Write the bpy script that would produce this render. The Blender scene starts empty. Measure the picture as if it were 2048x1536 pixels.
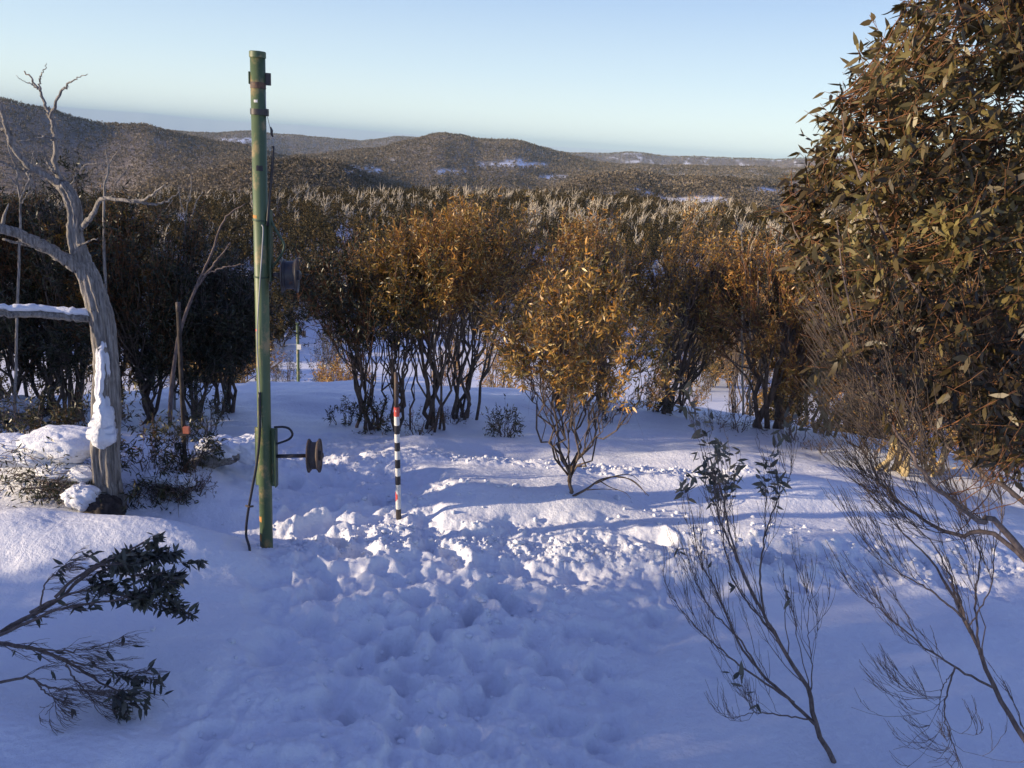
import bpy, math, random
import numpy as np
from mathutils import Vector, Matrix

# ------------------------------------------------------------------ camera, sky, sun, exposure
SC = bpy.context.scene
F_PX, CX, CY = 1580.0, 1024.0, 768.0          # focal length in pixels of the 2048 x 1536 photo
PITCH, ROLL, CAM_H = math.radians(16.9), math.radians(3.9), 4.0
_r0 = np.array([1.0, 0, 0]); _u0 = np.array([0, math.sin(PITCH), math.cos(PITCH)])
FWD = np.array([0, math.cos(PITCH), -math.sin(PITCH)])
RIGHT = math.cos(ROLL)*_r0 + math.sin(ROLL)*_u0
UP = math.cos(ROLL)*_u0 - math.sin(ROLL)*_r0
EYE = np.array([0, 0, CAM_H])
cam = bpy.data.cameras.new('camera'); cam_o = bpy.data.objects.new('camera', cam)
SC.collection.objects.link(cam_o); SC.camera = cam_o
m = Matrix.Identity(4)
for i in range(3):
    m[i][0] = RIGHT[i]; m[i][1] = UP[i]; m[i][2] = -FWD[i]; m[i][3] = EYE[i]
cam_o.matrix_world = m
cam.sensor_width = 36; cam.lens = 36*F_PX/2048; cam.clip_start = 0.1; cam.clip_end = 200000

SUN_EL, SUN_BACK = math.radians(13.0), math.radians(16)
SUN_DIR = np.array([-math.cos(SUN_EL)*math.cos(SUN_BACK), -math.cos(SUN_EL)*math.sin(SUN_BACK), math.sin(SUN_EL)])
W = bpy.data.worlds.new('World'); SC.world = W; W.use_nodes = True
nt = W.node_tree; nt.nodes.clear()
sky = nt.nodes.new('ShaderNodeTexSky'); sky.sky_type = 'NISHITA'; sky.sun_disc = False
sky.sun_elevation = SUN_EL; sky.sun_rotation = math.atan2(SUN_DIR[0], SUN_DIR[1])
sky.altitude = 1800; sky.air_density = 1.0; sky.dust_density = 0.35; sky.ozone_density = 2.6
bg = nt.nodes.new('ShaderNodeBackground'); bg.inputs['Strength'].default_value = 0.14
out = nt.nodes.new('ShaderNodeOutputWorld')
# the clear winter sky: the physical sky graded towards a pale horizon and a deep blue zenith
_tc = nt.nodes.new('ShaderNodeTexCoord'); _sx = nt.nodes.new('ShaderNodeSeparateXYZ'); nt.links.new(_tc.outputs['Generated'], _sx.inputs[0])
_cr = nt.nodes.new('ShaderNodeValToRGB'); nt.links.new(_sx.outputs['Z'], _cr.inputs[0]); _e = _cr.color_ramp.elements
SKY = [(0.0, (1.02, 1.10, 1.04)), (.035, (.94, 1.06, 1.04)), (.08, (.76, .92, 1.02)), (.16, (.52, .70, .96)), (.34, (.205, .30, .70)), (1.0, (.145, .190, .50))]
while len(_e) < len(SKY): _e.new(.5)
for _k, (_p, _c) in enumerate(SKY): _e[_k].position = _p; _e[_k].color = (*_c, 1)
_sc = nt.nodes.new('ShaderNodeVectorMath'); _sc.operation = 'SCALE'; _sc.inputs['Scale'].default_value = 4.6; nt.links.new(_cr.outputs[0], _sc.inputs[0])
_mx = nt.nodes.new('ShaderNodeMix'); _mx.data_type = 'RGBA'; _mx.inputs[0].default_value = .85
nt.links.new(sky.outputs[0], _mx.inputs[6]); nt.links.new(_sc.outputs[0], _mx.inputs[7])
nt.links.new(_mx.outputs[2], bg.inputs[0]); nt.links.new(bg.outputs[0], out.inputs[0])
sun = bpy.data.lights.new('sun', 'SUN'); sun.energy = 5.0; sun.angle = math.radians(0.5); sun.color = (1.0, 0.80, 0.56)
sun_o = bpy.data.objects.new('sun', sun); SC.collection.objects.link(sun_o)
sun_o.rotation_euler = Vector(SUN_DIR).to_track_quat('Z', 'Y').to_euler()
SC.view_settings.view_transform = 'Standard'; SC.view_settings.look = 'None'
SC.view_settings.exposure = 0.6; SC.view_settings.gamma = 1.0
SC.cycles.volume_bounces = 0; SC.cycles.max_bounces = 5; SC.cycles.diffuse_bounces = 3
SC.cycles.use_denoising = True

# ------------------------------------------------------------------ helpers
C = SC.collection
RNG = np.random.default_rng(11)
def nrm(a):
    a = np.asarray(a, float); return a/np.maximum(np.linalg.norm(a, axis=-1, keepdims=True), 1e-9)
def ray(u, v):
    return FWD + RIGHT*((u-CX)/F_PX) + UP*(-(v-CY)/F_PX)
def P(u, v, dep):                                # point at a real depth along the view axis
    return EYE + ray(u, v)*dep
def perlin(x, y, seed=0):
    x = np.asarray(x, float); y = np.asarray(y, float)
    xi = np.floor(x).astype(np.int64); yi = np.floor(y).astype(np.int64); xf = x-xi; yf = y-yi
    def g(ix, iy, dx, dy):
        h = (ix*374761393 + iy*668265263 + seed*2147483647) & 0xffffffff
        h = ((h ^ (h >> 13))*1274126177) & 0xffffffff; h = (h ^ (h >> 16)) & 0xffff
        a = h*(2*math.pi/65536); return np.cos(a)*dx + np.sin(a)*dy
    u = xf*xf*xf*(xf*(xf*6-15)+10); w = yf*yf*yf*(yf*(yf*6-15)+10)
    a = g(xi, yi, xf, yf); b = g(xi+1, yi, xf-1, yf); c = g(xi, yi+1, xf, yf-1); d = g(xi+1, yi+1, xf-1, yf-1)
    return ((a+(b-a)*u)*(1-w) + (c+(d-c)*u)*w)*1.5
def fbm(x, y, oct=4, seed=0, gain=.5):
    s = 0; a = 1
    for o in range(oct):
        s = s + a*perlin(x*2**o, y*2**o, seed+o*7); a *= gain
    return s
def sstep(a, b, x):
    t = np.clip((x-a)/(b-a), 0, 1); return t*t*(3-2*t)

def node_mat(name):
    m = bpy.data.materials.new(name); m.use_nodes = True
    n = m.node_tree.nodes; l = m.node_tree.links
    return m, n, l, n['Principled BSDF']
def ramp(n, stops, interp='LINEAR'):
    r = n.new('ShaderNodeValToRGB'); r.color_ramp.interpolation = interp; e = r.color_ramp.elements
    while len(e) < len(stops): e.new(.5)
    for k, (p, c) in enumerate(stops): e[k].position = p; e[k].color = (*c, 1)
    return r
def noise(n, l, scale, detail=3, vec=None, rough=.55):
    t = n.new('ShaderNodeTexNoise'); t.inputs['Scale'].default_value = scale
    t.inputs['Detail'].default_value = detail; t.inputs['Roughness'].default_value = rough
    if vec is not None: l.new(vec, t.inputs['Vector'])
    return t
def bump(n, l, bsdf, height, strength, dist):
    b = n.new('ShaderNodeBump'); b.inputs['Strength'].default_value = strength; b.inputs['Distance'].default_value = dist
    l.new(height, b.inputs['Height']); l.new(b.outputs[0], bsdf.inputs['Normal']); return b
def coord(n, l, scale=(1, 1, 1), which='Object'):
    tc = n.new('ShaderNodeTexCoord'); mp = n.new('ShaderNodeMapping'); mp.inputs['Scale'].default_value = scale
    l.new(tc.outputs[which], mp.inputs['Vector']); return mp.outputs[0]

def M_snow(name, forest=False):
    m, n, l, b = node_mat(name)
    v = coord(n, l)
    b.inputs['Roughness'].default_value = .55; b.inputs['Specular IOR Level'].default_value = .35
    big = noise(n, l, .8, 3, v)
    cr = ramp(n, [(.3, (.80, .83, .90)), (.7, (.86, .88, .93))]); l.new(big.outputs['Fac'], cr.inputs[0])
    col = cr.outputs[0]
    if forest:
        at = n.new('ShaderNodeAttribute'); at.attribute_name = 'forest'
        fn = noise(n, l, .035, 4, v, .7)
        fr = ramp(n, [(.35, (.12, .098, .085)), (.65, (.24, .20, .17))]); l.new(fn.outputs['Fac'], fr.inputs[0])
        mx = n.new('ShaderNodeMix'); mx.data_type = 'RGBA'
        l.new(at.outputs['Fac'], mx.inputs[0]); l.new(col, mx.inputs[6]); l.new(fr.outputs[0], mx.inputs[7]); col = mx.outputs[2]
    l.new(col, b.inputs['Base Color'])
    f1 = noise(n, l, 22, 5, v, .65); f2 = noise(n, l, 160, 2, v, .6)
    ad = n.new('ShaderNodeMath'); ad.operation = 'MULTIPLY_ADD'; ad.inputs[1].default_value = .25
    l.new(f2.outputs['Fac'], ad.inputs[0]); l.new(f1.outputs['Fac'], ad.inputs[2])
    bump(n, l, b, ad.outputs[0], .7, .035)
    return m
def M_wood(name, c1, c2, scale=(14, 14, 2.2), bs=.5, bd=.02, c3=None):
    m, n, l, b = node_mat(name); v = coord(n, l, scale)
    t = noise(n, l, 1.6, 6, v, .68)
    st = [(.32, c1), (.62, c2)] + ([(.74, c3)] if c3 else [])
    cr = ramp(n, st); l.new(t.outputs['Fac'], cr.inputs[0]); l.new(cr.outputs[0], b.inputs['Base Color'])
    b.inputs['Roughness'].default_value = .8; b.inputs['Specular IOR Level'].default_value = .2
    bump(n, l, b, t.outputs['Fac'], bs, bd); return m
def M_leaf(name, cols, rough=.42, trans=.14, spec=.5):
    m, n, l, b = node_mat(name)
    at = n.new('ShaderNodeAttribute'); at.attribute_name = 'tone'
    k = len(cols)-1
    cr = ramp(n, [(i/k, c) for i, c in enumerate(cols)]); l.new(at.outputs['Fac'], cr.inputs[0])
    l.new(cr.outputs[0], b.inputs['Base Color'])
    b.inputs['Roughness'].default_value = rough; b.inputs['Specular IOR Level'].default_value = spec
    tr = n.new('ShaderNodeBsdfTranslucent'); l.new(cr.outputs[0], tr.inputs[0])
    ms = n.new('ShaderNodeMixShader'); ms.inputs[0].default_value = trans
    l.new(b.outputs[0], ms.inputs[1]); l.new(tr.outputs[0], ms.inputs[2])
    l.new(ms.outputs[0], n['Material Output'].inputs['Surface']); return m
def M_paint(name, base, alt, rust=None, rs=(.60, .66), scale=6, rough=.5, metal=0, stretch=(1, 1, .35)):
    m, n, l, b = node_mat(name); v = coord(n, l, stretch)
    t = noise(n, l, scale, 5, v, .65)
    cr = ramp(n, [(.35, base), (.65, alt)]); l.new(t.outputs['Fac'], cr.inputs[0]); col = cr.outputs[0]
    if rust:
        t2 = noise(n, l, scale*1.3, 6, coord(n, l, (1, 1, .8)), .7)
        mr = n.new('ShaderNodeMapRange'); mr.inputs[1].default_value = rs[0]; mr.inputs[2].default_value = rs[1]
        l.new(t2.outputs['Fac'], mr.inputs[0])
        mx = n.new('ShaderNodeMix'); mx.data_type = 'RGBA'; l.new(mr.outputs[0], mx.inputs[0]); l.new(col, mx.inputs[6])
        mx.inputs[7].default_value = (*rust, 1); col = mx.outputs[2]
    l.new(col, b.inputs['Base Color']); b.inputs['Roughness'].default_value = rough; b.inputs['Metallic'].default_value = metal
    bump(n, l, b, t.outputs['Fac'], .15, .004); return m

MAT = dict(
    ground=M_snow('snow_cover', True), snow=M_snow('packed_snow'),
    dead=M_wood('weathered_dead_wood', (.10, .09, .085), (.42, .39, .35), (34, 34, 2.2), 1.0, .035, (.60, .56, .50)),
    bark=M_wood('gum_bark', (.05, .038, .03), (.17, .13, .10), (9, 9, 3)),
    pale=M_wood('pale_gum_bark', (.20, .15, .08), (.48, .38, .21), (8, 8, 2)),
    twig=M_wood('grey_twig_bark', (.085, .066, .062), (.21, .165, .145), (30, 30, 8)),
    redtwig=M_wood('red_twig_bark', (.12, .055, .03), (.26, .125, .06), (30, 30, 8)),
    white=M_wood('bleached_wood', (.33, .29, .225), (.58, .51, .40), (3, 3, 1)),
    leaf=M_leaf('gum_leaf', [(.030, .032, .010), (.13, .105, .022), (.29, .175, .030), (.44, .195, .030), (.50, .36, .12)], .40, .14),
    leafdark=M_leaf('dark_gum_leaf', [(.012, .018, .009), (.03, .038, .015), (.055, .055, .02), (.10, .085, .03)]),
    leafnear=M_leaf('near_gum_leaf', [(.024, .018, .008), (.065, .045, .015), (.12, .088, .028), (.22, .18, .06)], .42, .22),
    shrubleaf=M_leaf('shrub_leaf', [(.03, .034, .028), (.075, .08, .058), (.13, .125, .095)], .4, .1),
    midleaf=M_leaf('distant_gum_leaf', [(.028, .026, .012), (.062, .048, .017), (.108, .074, .023), (.16, .105, .034)], .6, .15, .2),
    farleaf=M_leaf('hill_forest_leaf', [(.055, .047, .034), (.14, .112, .078), (.25, .205, .15), (.55, .49, .42)], .8, .1, .1),
    green=M_paint('weathered_green_paint', (.068, .108, .048), (.110, .155, .072), (.30, .23, .11), (.52, .64), 4),
    greendark=M_paint('dark_green_paint', (.030, .060, .035), (.05, .09, .05), (.12, .07, .03), (.62, .68), 7),
    steel=M_paint('dark_steel', (.035, .035, .04), (.07, .06, .055), (.12, .06, .03), (.58, .68), 12, .45, .3),
    rust=M_paint('rusty_steel', (.040, .032, .030), (.085, .065, .056), (.16, .085, .045), (.55, .65), 10, .7),
    rubber=M_paint('black_rubber', (.012, .012, .016), (.025, .025, .03), None, scale=12, rough=.45),
    wire=M_paint('grey_cable', (.30, .31, .30), (.42, .43, .41), None, scale=12, rough=.5),
    wht=M_paint('white_band_paint', (.62, .62, .58), (.74, .74, .70), (.45, .42, .38), (.62, .7), 14, .55),
    blk=M_paint('black_band_paint', (.012, .012, .016), (.03, .03, .035), None, scale=14, rough=.5),
    red=M_paint('red_band_paint', (.50, .05, .04), (.62, .12, .09), (.6, .5, .45), (.6, .66), 14, .55),
    rock=M_wood('dark_stump_wood', (.02, .017, .016), (.07, .058, .05), (12, 12, 6), .8, .02),
)

def mesh_np(name, V, T=None, Q=None, mats=(), parent=None, smooth=True, tone=None, attr=None, link=True, midx=None):
    me = bpy.data.meshes.new(name); V = np.asarray(V, np.float32).reshape(-1, 3)
    T = np.zeros((0, 3), np.int32) if T is None else np.asarray(T, np.int32).reshape(-1, 3)
    Q = np.zeros((0, 4), np.int32) if Q is None else np.asarray(Q, np.int32).reshape(-1, 4)
    me.vertices.add(len(V)); me.vertices.foreach_set('co', V.ravel())
    me.loops.add(T.size+Q.size); me.loops.foreach_set('vertex_index', np.concatenate([T.ravel(), Q.ravel()]))
    me.polygons.add(len(T)+len(Q))
    st = np.concatenate([np.arange(len(T))*3, T.size+np.arange(len(Q))*4]).astype(np.int32)
    me.polygons.foreach_set('loop_start', st)
    me.update(calc_edges=True)
    me.polygons.foreach_set('use_smooth', np.full(len(T)+len(Q), smooth, bool))
    for mm in mats: me.materials.append(mm)
    if midx is not None: me.polygons.foreach_set('material_index', np.asarray(midx, np.int32))
    if tone is not None:
        a = me.attributes.new('tone', 'FLOAT', 'POINT'); a.data.foreach_set('value', np.asarray(tone, np.float32))
    if attr:
        for k, val in attr.items():
            a = me.attributes.new(k, 'FLOAT', 'POINT'); a.data.foreach_set('value', np.asarray(val, np.float32))
    me.update()
    o = bpy.data.objects.new(name, me)
    if link: C.objects.link(o)
    if parent is not None: o.parent = parent
    return o
def tag(o, label=None, cat=None, group=None, kind=None):
    if label: o['label'] = label
    if cat: o['category'] = cat
    if group: o['group'] = group
    if kind: o['kind'] = kind
    return o
def thing(name, loc, label, cat, group=None, rz=0):
    e = bpy.data.objects.new(name, None); C.objects.link(e); e.empty_display_size = .2
    e.location = Vector(loc); e.rotation_euler.z = rz; return tag(e, label, cat, group)
def dup(root, loc, rz, sc, label=None):
    r = root.copy(); C.objects.link(r); r.location = loc; r.rotation_euler = (0, 0, rz); r.scale = sc
    if label: r['label'] = label
    for ch in root.children:
        c = ch.copy(); C.objects.link(c); c.parent = r
    return r

class Wood:
    """polylines with radii, grown into one tube mesh"""
    def __init__(s): s.p = []
    def add(s, pts, rad): s.p.append((np.asarray(pts, float), np.asarray(rad, float)))
    def arrays(s, off=(0, 0, 0), sides=None, ridge=0):
        VV, QQ, TT, base = [], [], [], 0
        by = {}
        for pts, rad in s.p:
            rm = rad.max(); k = sides or (4 if rm < .006 else 5 if rm < .02 else 7 if rm < .05 else 12)
            by.setdefault(k, []).append((pts, rad))
        for k, L in by.items():
            pts = np.concatenate([a for a, _ in L]); rad = np.concatenate([b for _, b in L])
            ln = np.array([len(a) for a, _ in L]); st = np.concatenate([[0], np.cumsum(ln)[:-1]])
            first = np.zeros(len(pts), bool); first[st] = True; last = np.zeros(len(pts), bool); last[st+ln-1] = True
            nx = np.roll(pts, -1, 0); nx[last] = pts[last]; pv = np.roll(pts, 1, 0); pv[first] = pts[first]
            t = nrm(nx-pv); ref = np.array([.31, .83, .17]); a = nrm(np.cross(t, ref)); b = np.cross(t, a)
            ang = np.arange(k)*2*math.pi/k
            rr = rad[:, None]*np.ones(k)[None]
            if ridge:
                rr = rr*(1+ridge*perlin(ang[None]*2.3+rad[:, None]*0, pts[:, 2:3]*1.2+5, 3)+ridge*.8*np.sin(ang[None]*5+pts[:, 2:3]*2.2)*.6
                         + ridge*.5*np.sin(ang[None]*11-pts[:, 2:3]*3.1))
            ring = pts[:, None]+a[:, None]*(np.cos(ang)[None, :, None]*rr[..., None])+b[:, None]*(np.sin(ang)[None, :, None]*rr[..., None])
            idx = np.arange(len(pts))[~last]
            j = np.arange(k); j2 = (j+1) % k
            q = np.stack([idx[:, None]*k+j, idx[:, None]*k+j2, (idx[:, None]+1)*k+j2, (idx[:, None]+1)*k+j], -1).reshape(-1, 4)
            cap = []
            for e_, flip in ((np.where(first)[0], 1), (np.where(last)[0], 0)):
                for jj in range(1, k-1):
                    c = np.stack([e_*k, e_*k+jj, e_*k+jj+1], -1)
                    cap.append(c[:, ::-1] if flip else c)
            VV.append(ring.reshape(-1, 3)); QQ.append(q+base); TT.append(np.concatenate(cap)+base); base += len(pts)*k
        return np.concatenate(VV)-np.asarray(off), np.concatenate(TT), np.concatenate(QQ)
    def obj(s, name, mat, parent=None, off=(0, 0, 0), **kw):
        V, T, Q = s.arrays(off, kw.pop('sides', None), kw.pop('ridge', 0))
        return mesh_np(name, V, T, Q, [mat] if not isinstance(mat, (list, tuple)) else mat, parent, **kw)

class Leaves:
    def __init__(s): s.pos = []; s.dir = []; s.len = []; s.tone = []
    def add(s, pos, d, ln, tone): s.pos.append(pos); s.dir.append(d); s.len.append(ln); s.tone.append(tone)
    def arrays(s, rng, off=(0, 0, 0), wide=.27, simple=False, curl=.25):
        pos = np.concatenate([np.atleast_2d(a) for a in s.pos]); d = nrm(np.concatenate([np.atleast_2d(a) for a in s.dir]))
        ln = np.concatenate([np.atleast_1d(a) for a in s.len]); tone = np.concatenate([np.atleast_1d(a) for a in s.tone])
        n = len(pos); r = nrm(rng.normal(size=(n, 3))+np.array([0, 0, .5])); side = nrm(np.cross(d, r)); nor = np.cross(side, d)
        w = ln*wide*rng.uniform(.8, 1.2, n)
        if simple:
            tv = [(0, 0, 0), (.45, 1, .1), (1, 0, -.15), (.5, -1, .1)]; Q = [(0, 1, 2, 3)]; T = []
        else:
            tv = [(0, 0, 0), (.28, .85, .06), (.30, -.8, .06), (.66, 1.0, -.02), (.64, -.35, -.02), (1, .75, -.3)]
            T = [(0, 2, 1), (3, 4, 5)]; Q = [(1, 2, 4, 3)]
        tv = np.array(tv); k = len(tv); cu = curl*rng.uniform(-.3, 1.6, n)
        V = (pos[:, None]+d[:, None]*(tv[None, :, 0:1]*ln[:, None, None])+side[:, None]*(tv[None, :, 1:2]*w[:, None, None]*.5)
             + nor[:, None]*(tv[None, :, 2:3]*(ln*cu)[:, None, None]))
        b = np.arange(n)[:, None, None]*k
        Tt = (np.array(T, int).reshape(1, -1, 3)+b).reshape(-1, 3) if T else None
        Qq = (np.array(Q, int).reshape(1, -1, 4)+b).reshape(-1, 4)
        return V.reshape(-1, 3)-np.asarray(off), Tt, Qq, np.repeat(tone, k)
    def obj(s, name, mat, rng, parent=None, off=(0, 0, 0), link=True, **kw):
        V, T, Q, t = s.arrays(rng, off, **kw)
        return mesh_np(name, V, T, Q, [mat], parent, smooth=not kw.get('simple', False), tone=t, link=link)

def curve(p0, p1, p2, n, rng=None, wob=0):
    t = np.linspace(0, 1, n)[:, None]; c = (1-t)**2*p0+2*t*(1-t)*p1+t*t*p2
    if wob:
        L = np.linalg.norm(p2-p0); w = rng.normal(size=(n, 3))*wob*L; w[0] = 0; w[-1] *= .3
        c = c+w
    return c
def spline(pts, n):                                # smooth polyline through traced points (Catmull-Rom)
    pts = np.asarray(pts, float); m_ = len(pts)
    ext = np.vstack([2*pts[0]-pts[1], pts, 2*pts[-1]-pts[-2]])
    t = np.linspace(0, m_-1-1e-6, n); i = t.astype(int); f = (t-i)[:, None]
    a, b, c, d = ext[i], ext[i+1], ext[i+2], ext[i+3]
    return .5*((2*b)+(-a+c)*f+(2*a-5*b+4*c-d)*f**2+(-a+3*b-3*c+d)*f**3)

# ------------------------------------------------------------------ terrain
def uv_az(u, v=330.0):
    d = ray(u, v); return math.atan2(d[0], d[1])
def elev(u, v):
    d = ray(u, v); return math.atan2(d[2], math.hypot(d[0], d[1]))
def prof(pts):
    a = np.array([uv_az(u, v) for u, v in pts]); e = np.array([math.tan(elev(u, v)) for u, v in pts])
    return lambda az: np.interp(az, a, e)
# crest lines of the land as seen from the slope: elevation by bearing, each with its own distance
R_A = prof([(-100, 400), (200, 395), (420, 388), (600, 382), (900, 380), (1100, 384), (1300, 392), (1450, 408), (1600, 425), (1750, 428), (2150, 430)])
R_B = prof([(-100, 430), (120, 425), (240, 392), (330, 352), (420, 330), (520, 318), (600, 318), (680, 328), (740, 352), (800, 378), (900, 385), (1040, 382), (1120, 362),
            (1160, 348), (1230, 342), (1320, 344), (1420, 352), (1500, 362), (1600, 372), (1800, 378), (2150, 380)])
R_C = prof([(-100, 192), (0, 203), (60, 212), (120, 226), (200, 242), (290, 254), (380, 266), (450, 280), (500, 296), (580, 315), (650, 312), (720, 302), (770, 295), (820, 280),
            (860, 268), (893, 264), (930, 267), (980, 279), (1050, 284), (1100, 292), (1140, 304), (1190, 322), (1260, 330), (1350, 326), (1450, 334), (1560, 336), (1700, 326), (2150, 335)])
R_D = prof([(-100, 240), (300, 262), (430, 266), (500, 266), (560, 271), (640, 279), (720, 286), (790, 276), (830, 276), (900, 285), (1050, 296), (1150, 306), (1215, 309), (1250, 306), (1330, 312),
            (1400, 315), (1470, 320), (1540, 322), (1600, 317), (1680, 312), (1800, 316), (2150, 330)])
R_F = prof([(-100, 196), (120, 213), (300, 227), (480, 243), (600, 250), (720, 260), (850, 271), (950, 281), (1100, 292), (1200, 298), (1350, 309), (1500, 320), (1700, 330), (2150, 355)])

def g_coarse(x, y):
    """height of the land without the fine snow relief"""
    x = np.asarray(x, float); y = np.asarray(y, float)
    r = np.hypot(x, y)+1e-6; az = np.arctan2(x, y); azc = np.clip(az, -.75, .75)
    back = sstep(.9, 1.6, np.abs(az))
    one = np.ones_like(r)
    ra = 250+30*np.sin(azc*5+1); rb = 640+90*np.sin(azc*7); rc = 1750+350*np.sin(azc*4+.6); rd = 3300+400*np.sin(azc*6+2)
    side = 1+.0*az
    K = [(0*one, 0*one), (8*one, -.02*one), (15.5*one, -1.05*one), (18.5*one, -1.75*one), (24*one, -4.2*one), (36*one, -10.2*one), (58*one, -17.3*one), (78*one, -20.4*one),
         (115*one, -21.9*one), (160*one, -18.6*one), (205*one, CAM_H+205*(-.100+.0*az)-1.5)]
    fa, fb, fc, fd, ff = R_A(azc), R_B(azc), R_C(azc), R_D(azc), R_F(azc)
    K += [(ra, CAM_H+ra*fa-4.3), (ra+120, CAM_H+(ra+120)*(fa-.05)-4), (rb, CAM_H+rb*(fb)-4), (rb*1.35, CAM_H+rb*1.35*(np.minimum(fb, fc)-.02)), (rc, CAM_H+rc*fc-4),
          (rc*1.3, CAM_H+rc*1.3*(np.minimum(fc, fd)-.015)), (rd, CAM_H+rd*fd), (6000*one, CAM_H+6000*(-.03*one)), (24000*one, -700*one), (42000*one, CAM_H+42000*ff), (60000*one, -500*one)]
    z = np.zeros_like(r)+K[-1][1]
    lin = (0, 0, 1, 1, 1, 1, 1, 1, 1, 1)
    for i in range(len(K)-1):
        r0, z0 = K[i]; r1, z1 = K[i+1]
        t = np.clip((r-r0)/(r1-r0), 0, 1)
        s = t if i in (2, 3, 4, 5, 6, 7, 8, 9, 10) else t*t*(3-2*t)
        msk = (r >= r0) & (r < r1)
        if i in (13, 15, 11): s = t**1.3*(1-t)+ (1-(1-t)**1.6)*t
        z = np.where(msk, z0+(z1-z0)*s, z)
    amp = np.interp(r, [0, 30, 80, 240, 300, 600, 1500, 4000, 6000, 30000, 60000], [0, .0, .5, .5, 3, 7, 15, 14, 20, 90, 0])
    z = z+amp*fbm(x/np.maximum(r*.10, 30), y/np.maximum(r*.10, 30), 3, 5)*.55*np.where(r > 60, 1, 0)*(1-.0)
    return z*(1-back)+back*(.0+np.minimum(r, 200)*.02)

def ground_hit(u, v, n=6):
    d = ray(u, v); d = d/np.linalg.norm(d); t = 4/abs(d[2]) if d[2] < 0 else 50
    for _ in range(60):
        p = EYE+d*t; gz = float(g_near(p[0], p[1])); dz = p[2]-gz
        t += dz*1.0/max(abs(d[2]), .15)*.8
    return EYE+d*t

def seg_d(x, y, pts):
    """distance to a polyline in plan"""
    D = np.full(np.shape(x), 1e9)
    for a, b in zip(pts[:-1], pts[1:]):
        ax, ay = a; bx, by = b; dx, dy = bx-ax, by-ay
        t = np.clip(((x-ax)*dx+(y-ay)*dy)/(dx*dx+dy*dy), 0, 1)
        D = np.minimum(D, np.hypot(x-ax-t*dx, y-ay-t*dy))
    return D
def flat(u, v, z=0.0):
    d = ray(u, v); t = (z-CAM_H)/d[2]; p = EYE+d*t; return (p[0], p[1])
PATH = [flat(*q) for q in [(560, 1700), (640, 1480), (760, 1300), (790, 1150), (720, 1040), (640, 950), (620, 900), (640, 850)]]
BAND = [flat(*q) for q in [(560, 1080), (800, 1060), (1100, 1075), (1400, 1110), (1750, 1120), (2100, 1130)]]
TROD = [flat(*q) for q in [(900, 1500), (950, 1300), (1000, 1180), (1150, 1150)]]
BERM = [flat(*q) for q in [(560, 900), (700, 880), (900, 892), (1100, 905), (1300, 925), (1450, 935)]]
BUMPS = [  # x, y, radius x, radius y, height : drifts, mounds and hollows
    (*flat(120, 1130), 1.25, .55, .20), (*flat(-60, 1120), 1.0, .7, .20), (*flat(330, 1110), .8, .4, .16), (*flat(200, 1085), 1.6, .28, .07),
    (*flat(60, 960), 1.6, 1.1, .35), (*flat(150, 1010), .6, .35, .22), (*flat(330, 985), .7, .45, .2), (*flat(480, 930), .6, .6, .18), (*flat(20, 870), 1.6, 1.2, .45),
    (*flat(250, 900), 1.2, .9, .2), (*flat(900, 1000), .9, .35, .10), (*flat(960, 985), .8, .25, .07),
    (*flat(1560, 960), 1.1, .5, .22), (*flat(1800, 960), 1.6, .8, .22), (*flat(1000, 850), 1.1, .45, -.18), (*flat(860, 835), .7, .4, .12),
    (*flat(1580, 1130), .6, .22, .10), (*flat(1700, 1080), 1.5, .4, .06), (*flat(1990, 1090), .9, .5, .16),
    (*flat(1420, 880), .9, .8, .14), (*flat(1680, 880), 1.6, 1.1, .25), (*flat(480, 1060), 1.0, .3, -.10), (*flat(330, 1040), 1.6, .2, -.12),
    (*flat(880, 1250), 1.6, .8, -.05), (*flat(1140, 985), .5, .35, .10), (*flat(1430, 1130), .5, .25, .08)]
_frng = np.random.default_rng(5)
FEET = []
for k in range(270):
    t = _frng.uniform(0, 1); L = PATH if k % 3 else TROD
    j = _frng.integers(0, len(L)-1); a = np.array(L[j]); b = np.array(L[j+1]); p = a+(b-a)*_frng.uniform(0, 1)+_frng.normal(size=2)*np.array([.65, .3])
    FEET.append((p[0], p[1], _frng.uniform(.07, .15), _frng.uniform(.025, .08), _frng.uniform(0, 3.14)))
for k in range(22):
    p = np.array(BAND[_frng.integers(0, len(BAND)-1)]); q = p+np.array([_frng.uniform(-1, 1.2), _frng.normal()*.25])
    FEET.append((q[0], q[1], _frng.uniform(.08, .16), _frng.uniform(.05, .12), _frng.uniform(0, 3.14)))
def g_near(x, y):
    x = np.asarray(x, float); y = np.asarray(y, float); z = g_coarse(x, y)
    near = 1-sstep(19, 30, np.hypot(x, y))
    z = z+near*.09*fbm(x*.45, y*.6, 3, 21)
    for bx, by, rx, ry, h in BUMPS:
        z = z+h*np.exp(-(((x-bx)/rx)**2+((y-by)/ry)**2))
    return z
def disturbed(x, y):
    w = .35*perlin(x*1.3, y*1.3, 40)+.15*perlin(x*4, y*4, 41)
    d = np.maximum(1-sstep(.9, 1.35, seg_d(x, y, PATH)+w), 1-sstep(.9, 1.5, seg_d(x, y, TROD)+w))
    return np.maximum(d, .9*(1-sstep(.15, .5, seg_d(x, y, BAND)+w)))
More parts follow.
